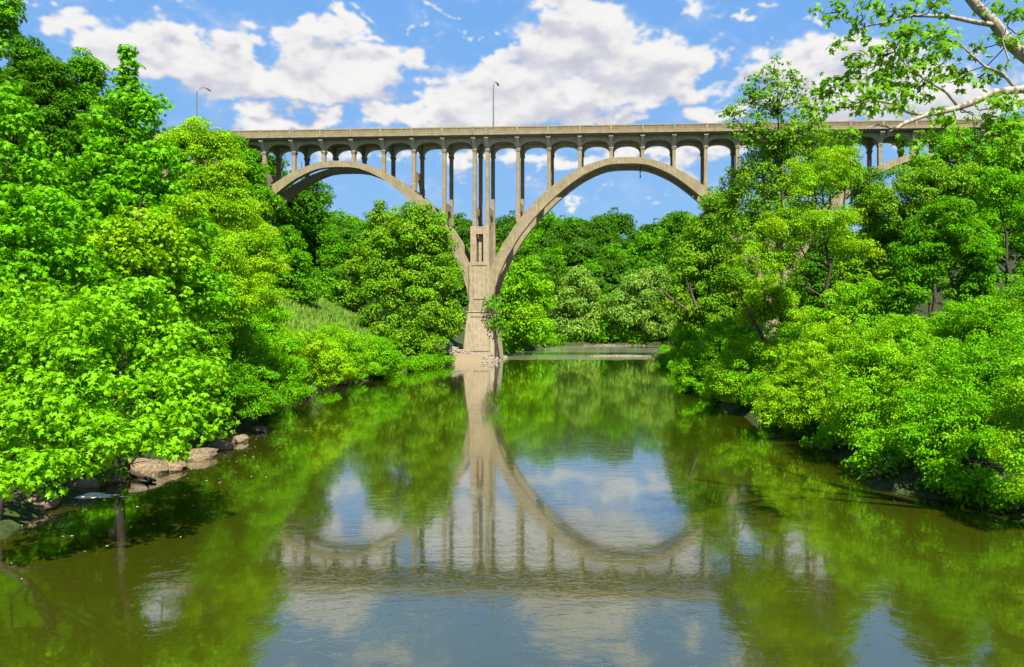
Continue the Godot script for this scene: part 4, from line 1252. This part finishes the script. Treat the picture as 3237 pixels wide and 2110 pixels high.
func build_mid_trees() -> void:
	var list := [
		# left bank and slope
		["broadleaf_tree", "mid green tree standing in front of the foot of the left arch", 575, 92.0, "fresh", [[575, 580, 70, 90, 0], [550, 510, 45, 50, 0], [620, 600, 50, 70, 0], [560, 680, 80, 60, 0]], -2.0],
		["broadleaf_tree", "dense dark tree seen through the left arch", 700, 178.0, "deep", [[700, 560, 70, 120, 0], [660, 470, 55, 70, 0], [730, 470, 38, 60, 0], [740, 600, 50, 90, 0], [670, 640, 80, 80, 0], [610, 420, 60, 80, 4]], -2.0],
		["broadleaf_tree", "small tree at the top of the grassy slope under the left arch", 690, 132.0, "mid", [[690, 610, 42, 60, 0], [660, 560, 30, 40, 0], [710, 670, 40, 36, 0], [650, 660, 44, 50, 0]], 0.0],
		["broadleaf_tree", "dark rounded tree at the head of the meadow beside the cottonwood", 780, 158.0, "mid", [[775, 640, 40, 60, 0], [750, 690, 44, 50, 0], [800, 700, 36, 50, 0], [770, 580, 26, 36, 0]], 0.0],
		["broadleaf_tree", "shaded green tree crowding the left arch below the deck end", 560, 150.0, "mid", [[570, 400, 40, 70, 0], [545, 340, 30, 36, 0], [600, 470, 50, 60, 0], [540, 470, 50, 80, 0]], -4.0],
		["cottonwood_tree", "full bright cottonwood standing on the bank just left of the pier", 975, 139.0, "olive", [[975, 590, 70, 90, 0], [988, 510, 42, 44, 0], [945, 530, 46, 56, 0], [1015, 545, 36, 50, 0], [895, 580, 40, 60, 0], [1020, 640, 50, 70, 0], [900, 660, 60, 70, 0], [980, 720, 90, 80, 0], [880, 760, 50, 50, -2], [1040, 750, 36, 70, 0], [960, 800, 70, 40, -2]], 0.0],
		["cottonwood_tree", "sparse pale poplar top rising left of the cottonwood", 882, 156.0, "olive", [[880, 500, 24, 40, 0], [870, 560, 34, 40, 0], [850, 620, 46, 60, 0], [820, 680, 44, 70, 0]], 0.0],
		# right of the pier, beyond the bridge
		["broadleaf_tree", "fresh green tree rising beside the right flank of the pier", 1215, 199.0, "lime", [[1215, 650, 50, 60, 0], [1195, 700, 46, 60, 0], [1250, 700, 40, 50, 0], [1210, 760, 50, 50, -2], [1250, 770, 40, 34, -2]], -1.0],
		["slender_sapling", "thin dark sapling growing up the right corner of the pier", 1153, 150.5, "mid", [[1152, 735, 14, 30, 0], [1160, 770, 16, 30, 0], [1148, 700, 9, 22, 0]], 0.0],
		["willow_tree", "pale silvery willow on the far bank beyond the riffle", 1350, 247.0, "pale", [[1350, 690, 50, 50, 0], [1345, 650, 32, 26, 0], [1310, 720, 40, 40, 0], [1390, 720, 40, 40, 0], [1350, 765, 60, 36, -2]], 0.0],
		["willow_tree", "wide pale willow at the far bank near the river bend", 1490, 242.0, "pale", [[1490, 680, 55, 55, 0], [1530, 660, 40, 44, 0], [1450, 730, 50, 50, 0], [1520, 740, 60, 50, 0]], 0.0],
		["broadleaf_tree", "dark bank-side tree between the two pale willows", 1425, 246.0, "mid", [[1425, 730, 40, 50, 0], [1410, 770, 44, 32, -1], [1450, 780, 44, 28, -1]], 0.0],
		# right bank
		["broadleaf_tree", "leafy olive tree below the right foot of the second arch", 1640, 122.0, "olive", [[1640, 560, 70, 70, 0], [1665, 490, 50, 50, 0], [1600, 620, 60, 60, 0], [1680, 640, 70, 70, 0], [1580, 700, 55, 60, 0], [1640, 740, 70, 50, 0]], 1.0],
		["broadleaf_tree", "dark green tree peeking out left of the olive one", 1590, 205.0, "deep", [[1590, 520, 34, 40, 0], [1570, 560, 34, 40, 0], [1620, 560, 40, 50, 0]], 2.0],
		["sycamore_tree", "tall sycamore with a thin airy top breaking the bridge line", 1815, 76.0, "olive", [[1800, 400, 90, 80, 0], [1820, 335, 90, 36, 0], [1930, 345, 60, 44, 0], [1740, 440, 70, 70, 0], [1870, 420, 60, 90, 0], [1790, 520, 100, 80, 0], [1710, 520, 60, 60, 0]], 1.0],
		["honey_locust", "yellow-green tree with dark forking trunk on the right bank", 1908, 60.0, "bright", [[1880, 430, 70, 60, 0], [1940, 400, 60, 70, 0], [1830, 530, 70, 45, 0], [1920, 520, 80, 60, 0], [1780, 600, 60, 40, 0], [1990, 590, 44, 50, 0], [1825, 610, 45, 34, 0]], 1.0],
		["broadleaf_tree", "pale yellow-green sapling above the dead forked trunk", 1800, 70.0, "bright", [[1800, 690, 60, 50, 0], [1760, 730, 50, 40, 0], [1850, 740, 50, 40, 0]], 2.0],
		["broadleaf_tree", "soft green tree in the gap right of the locust trunk", 2020, 88.0, "olive", [[2020, 560, 70, 90, 0], [1990, 640, 70, 60, 0], [2060, 660, 80, 60, 0], [2040, 480, 50, 50, 0], [1965, 400, 44, 60, 0]], 1.0],
		["broadleaf_tree", "dark shaded tree with a vine-wrapped trunk on the right", 2200, 54.0, "mid", [[2200, 520, 80, 60, 0], [2150, 590, 70, 50, 0], [2260, 590, 70, 50, 0], [2130, 650, 48, 40, 0], [2268, 640, 46, 40, 0], [2100, 690, 56, 40, 0], [2270, 690, 70, 50, 0]], 1.0],
		["broadleaf_tree", "fresh green tree with a thin black trunk at the right edge", 2332, 56.0, "fresh", [[2330, 440, 60, 54, 0], [2390, 520, 38, 70, 0], [2272, 560, 40, 52, 0], [2390, 660, 40, 50, 0]], 1.0],
		["broadleaf_tree", "grey-green tree under the white limb in front of the third arch", 2150, 84.0, "olive", [[2150, 430, 80, 60, 0], [2100, 490, 70, 60, 0], [2220, 440, 70, 60, 0], [2170, 530, 90, 70, 0]], 2.0],
		["broadleaf_tree", "tall green tree hiding the bridge end at the right edge", 2310, 86.0, "fresh", [[2320, 370, 70, 60, 0], [2225, 350, 56, 56, 0], [2165, 395, 50, 46, 0], [2270, 430, 70, 60, 0], [2370, 430, 60, 90, 0], [2300, 520, 90, 70, 0], [2340, 310, 44, 40, 0]], 2.0],
		["broadleaf_tree", "small bright tree at mid height among the right bank bushes", 1985, 56.0, "lime", [[1990, 700, 70, 50, 0], [2050, 740, 70, 46, 0], [1930, 740, 50, 40, 0]], 2.0],
		["broadleaf_tree", "deep green tree behind the locust, filling the shade", 1950, 112.0, "deep", [[1950, 600, 80, 90, 0], [1890, 660, 80, 70, 0], [2010, 440, 50, 60, 10]], 3.0]]
	for L in list:
		var o := {"name": L[0], "cat": "tree", "label": L[1], "px": L[2], "d": L[3], "green": L[4], "lobes": L[5], "dx": L[6], "dens": 1.5, "cover": 0.85, "kind": 1}
		if L[0] in ["sycamore_tree", "slender_sapling"]: o.merge({"dens": 1.0, "cover": 0.6}, true)
		if L[0] == "sycamore_tree": o.merge({"bark": "pale_bark"}, true)
		if L[0] == "honey_locust": o.merge({"kind": 2, "dens": 1.0, "cover": 0.7, "girth": 0.26, "ls": 0.36, "rc": 0.7, "trunk_tip": [1910, 430]}, true)
		if L[0] == "willow_tree": o.merge({"droop": 1.0}, true)
		grow(o)
	# airy leader of the tall sycamore: its own young neighbour
	grow({"name": "young_sycamore", "cat": "tree", "label": "thin upright sycamore crown of small leaf tufts against the clouds", "px": 1812, "d": 74.0, "dx": 0.4, "green": "olive", "kind": 0, "ls": 0.30, "rc": 0.5, "dens": 0.5, "cover": 0.5, "twigs": 1.0, "twig": 0.02, "bark": "bark", "girth": 0.2, "trunk_tip": [1808, 170],
		"lobes": [[1805, 240, 80, 55, 0], [1800, 160, 28, 40, 0], [1745, 235, 50, 50, 0], [1865, 215, 32, 60, 0], [1890, 280, 50, 50, 0], [1695, 262, 32, 16, 0], [1740, 300, 70, 40, 0], [1840, 310, 90, 44, 0], [1780, 195, 50, 40, 0], [1840, 170, 20, 36, 0]]})

func build_woods() -> void:
	var rng := RandomNumberGenerator.new()
	rng.seed = 1234
	var far: Array = []
	for k in 4:
		far.append(proto("hill_tree", ["hill", "deep", "mid", "hill"][k], 19.0 + k, Vector3(6.4, 6.8, 6.4), 600 + k, 1.0, 2.3))
	# the hillside beyond the river
	for row in 7:
		for i in 24:
			var z := -254.0 - row * 15.0 - rng.randf() * 9.0
			var x := -128.0 + i * 9.2 + rng.randf_range(-3.5, 3.5) + (row % 2) * 4.6
			plant(far[rng.randi() % 4], "hill_tree", x, z, rng.randf_range(0.8, 1.15), rng.randf() * TAU, ["round dark green tree at the foot of the far hillside", "round dark green tree on the lower slope of the far hillside", "round dark green tree on the lower slope of the far hillside", "round dark green tree halfway up the far hillside", "round dark green tree halfway up the far hillside", "round dark green tree on the skyline of the far hillside", "round dark green tree on the skyline of the far hillside"][row], "trees on the far hillside", 1.0)
	# wooded slopes at both sides
	var side: Array = []
	for k in 3:
		side.append(proto("slope_tree", ["deep", "mid", "fresh"][k], 20.0 + k, Vector3(5.6, 6.6, 5.6), 700 + k, 0.55, 1.5))
	for i in 40:
		var z := -rng.randf_range(62.0, 215.0)
		var x := -rng.randf_range(52.0, 100.0) - maxf(0.0, -z - 100.0) * 0.22
		if z < -143.0 and z > -168.0: continue
		var k := rng.randi() % 3
		plant(side[k], "slope_tree", x, z, rng.randf_range(0.75, 0.95), rng.randf() * TAU, ["dark", "mid green", "fresh green"][k] + " tree of the wood covering the steep left slope behind the bank", "trees on the left slope", 0.6)
	for i in 46:
		var z := -rng.randf_range(95.0, 235.0)
		var x := rng.randf_range(30.0, 120.0)
		if z < -136.0 and z > -166.0: x += 20.0
		if z < -180.0: x = rng.randf_range(70, 130)
		var k := rng.randi() % 3
		plant(side[k], "slope_tree", x, z, rng.randf_range(0.7, 0.95), rng.randf() * TAU, ["dark", "mid green", "fresh green"][k] + " tree of the wood behind the right bank", "trees behind the right bank", 0.6)
	for p in far + side: p.free()
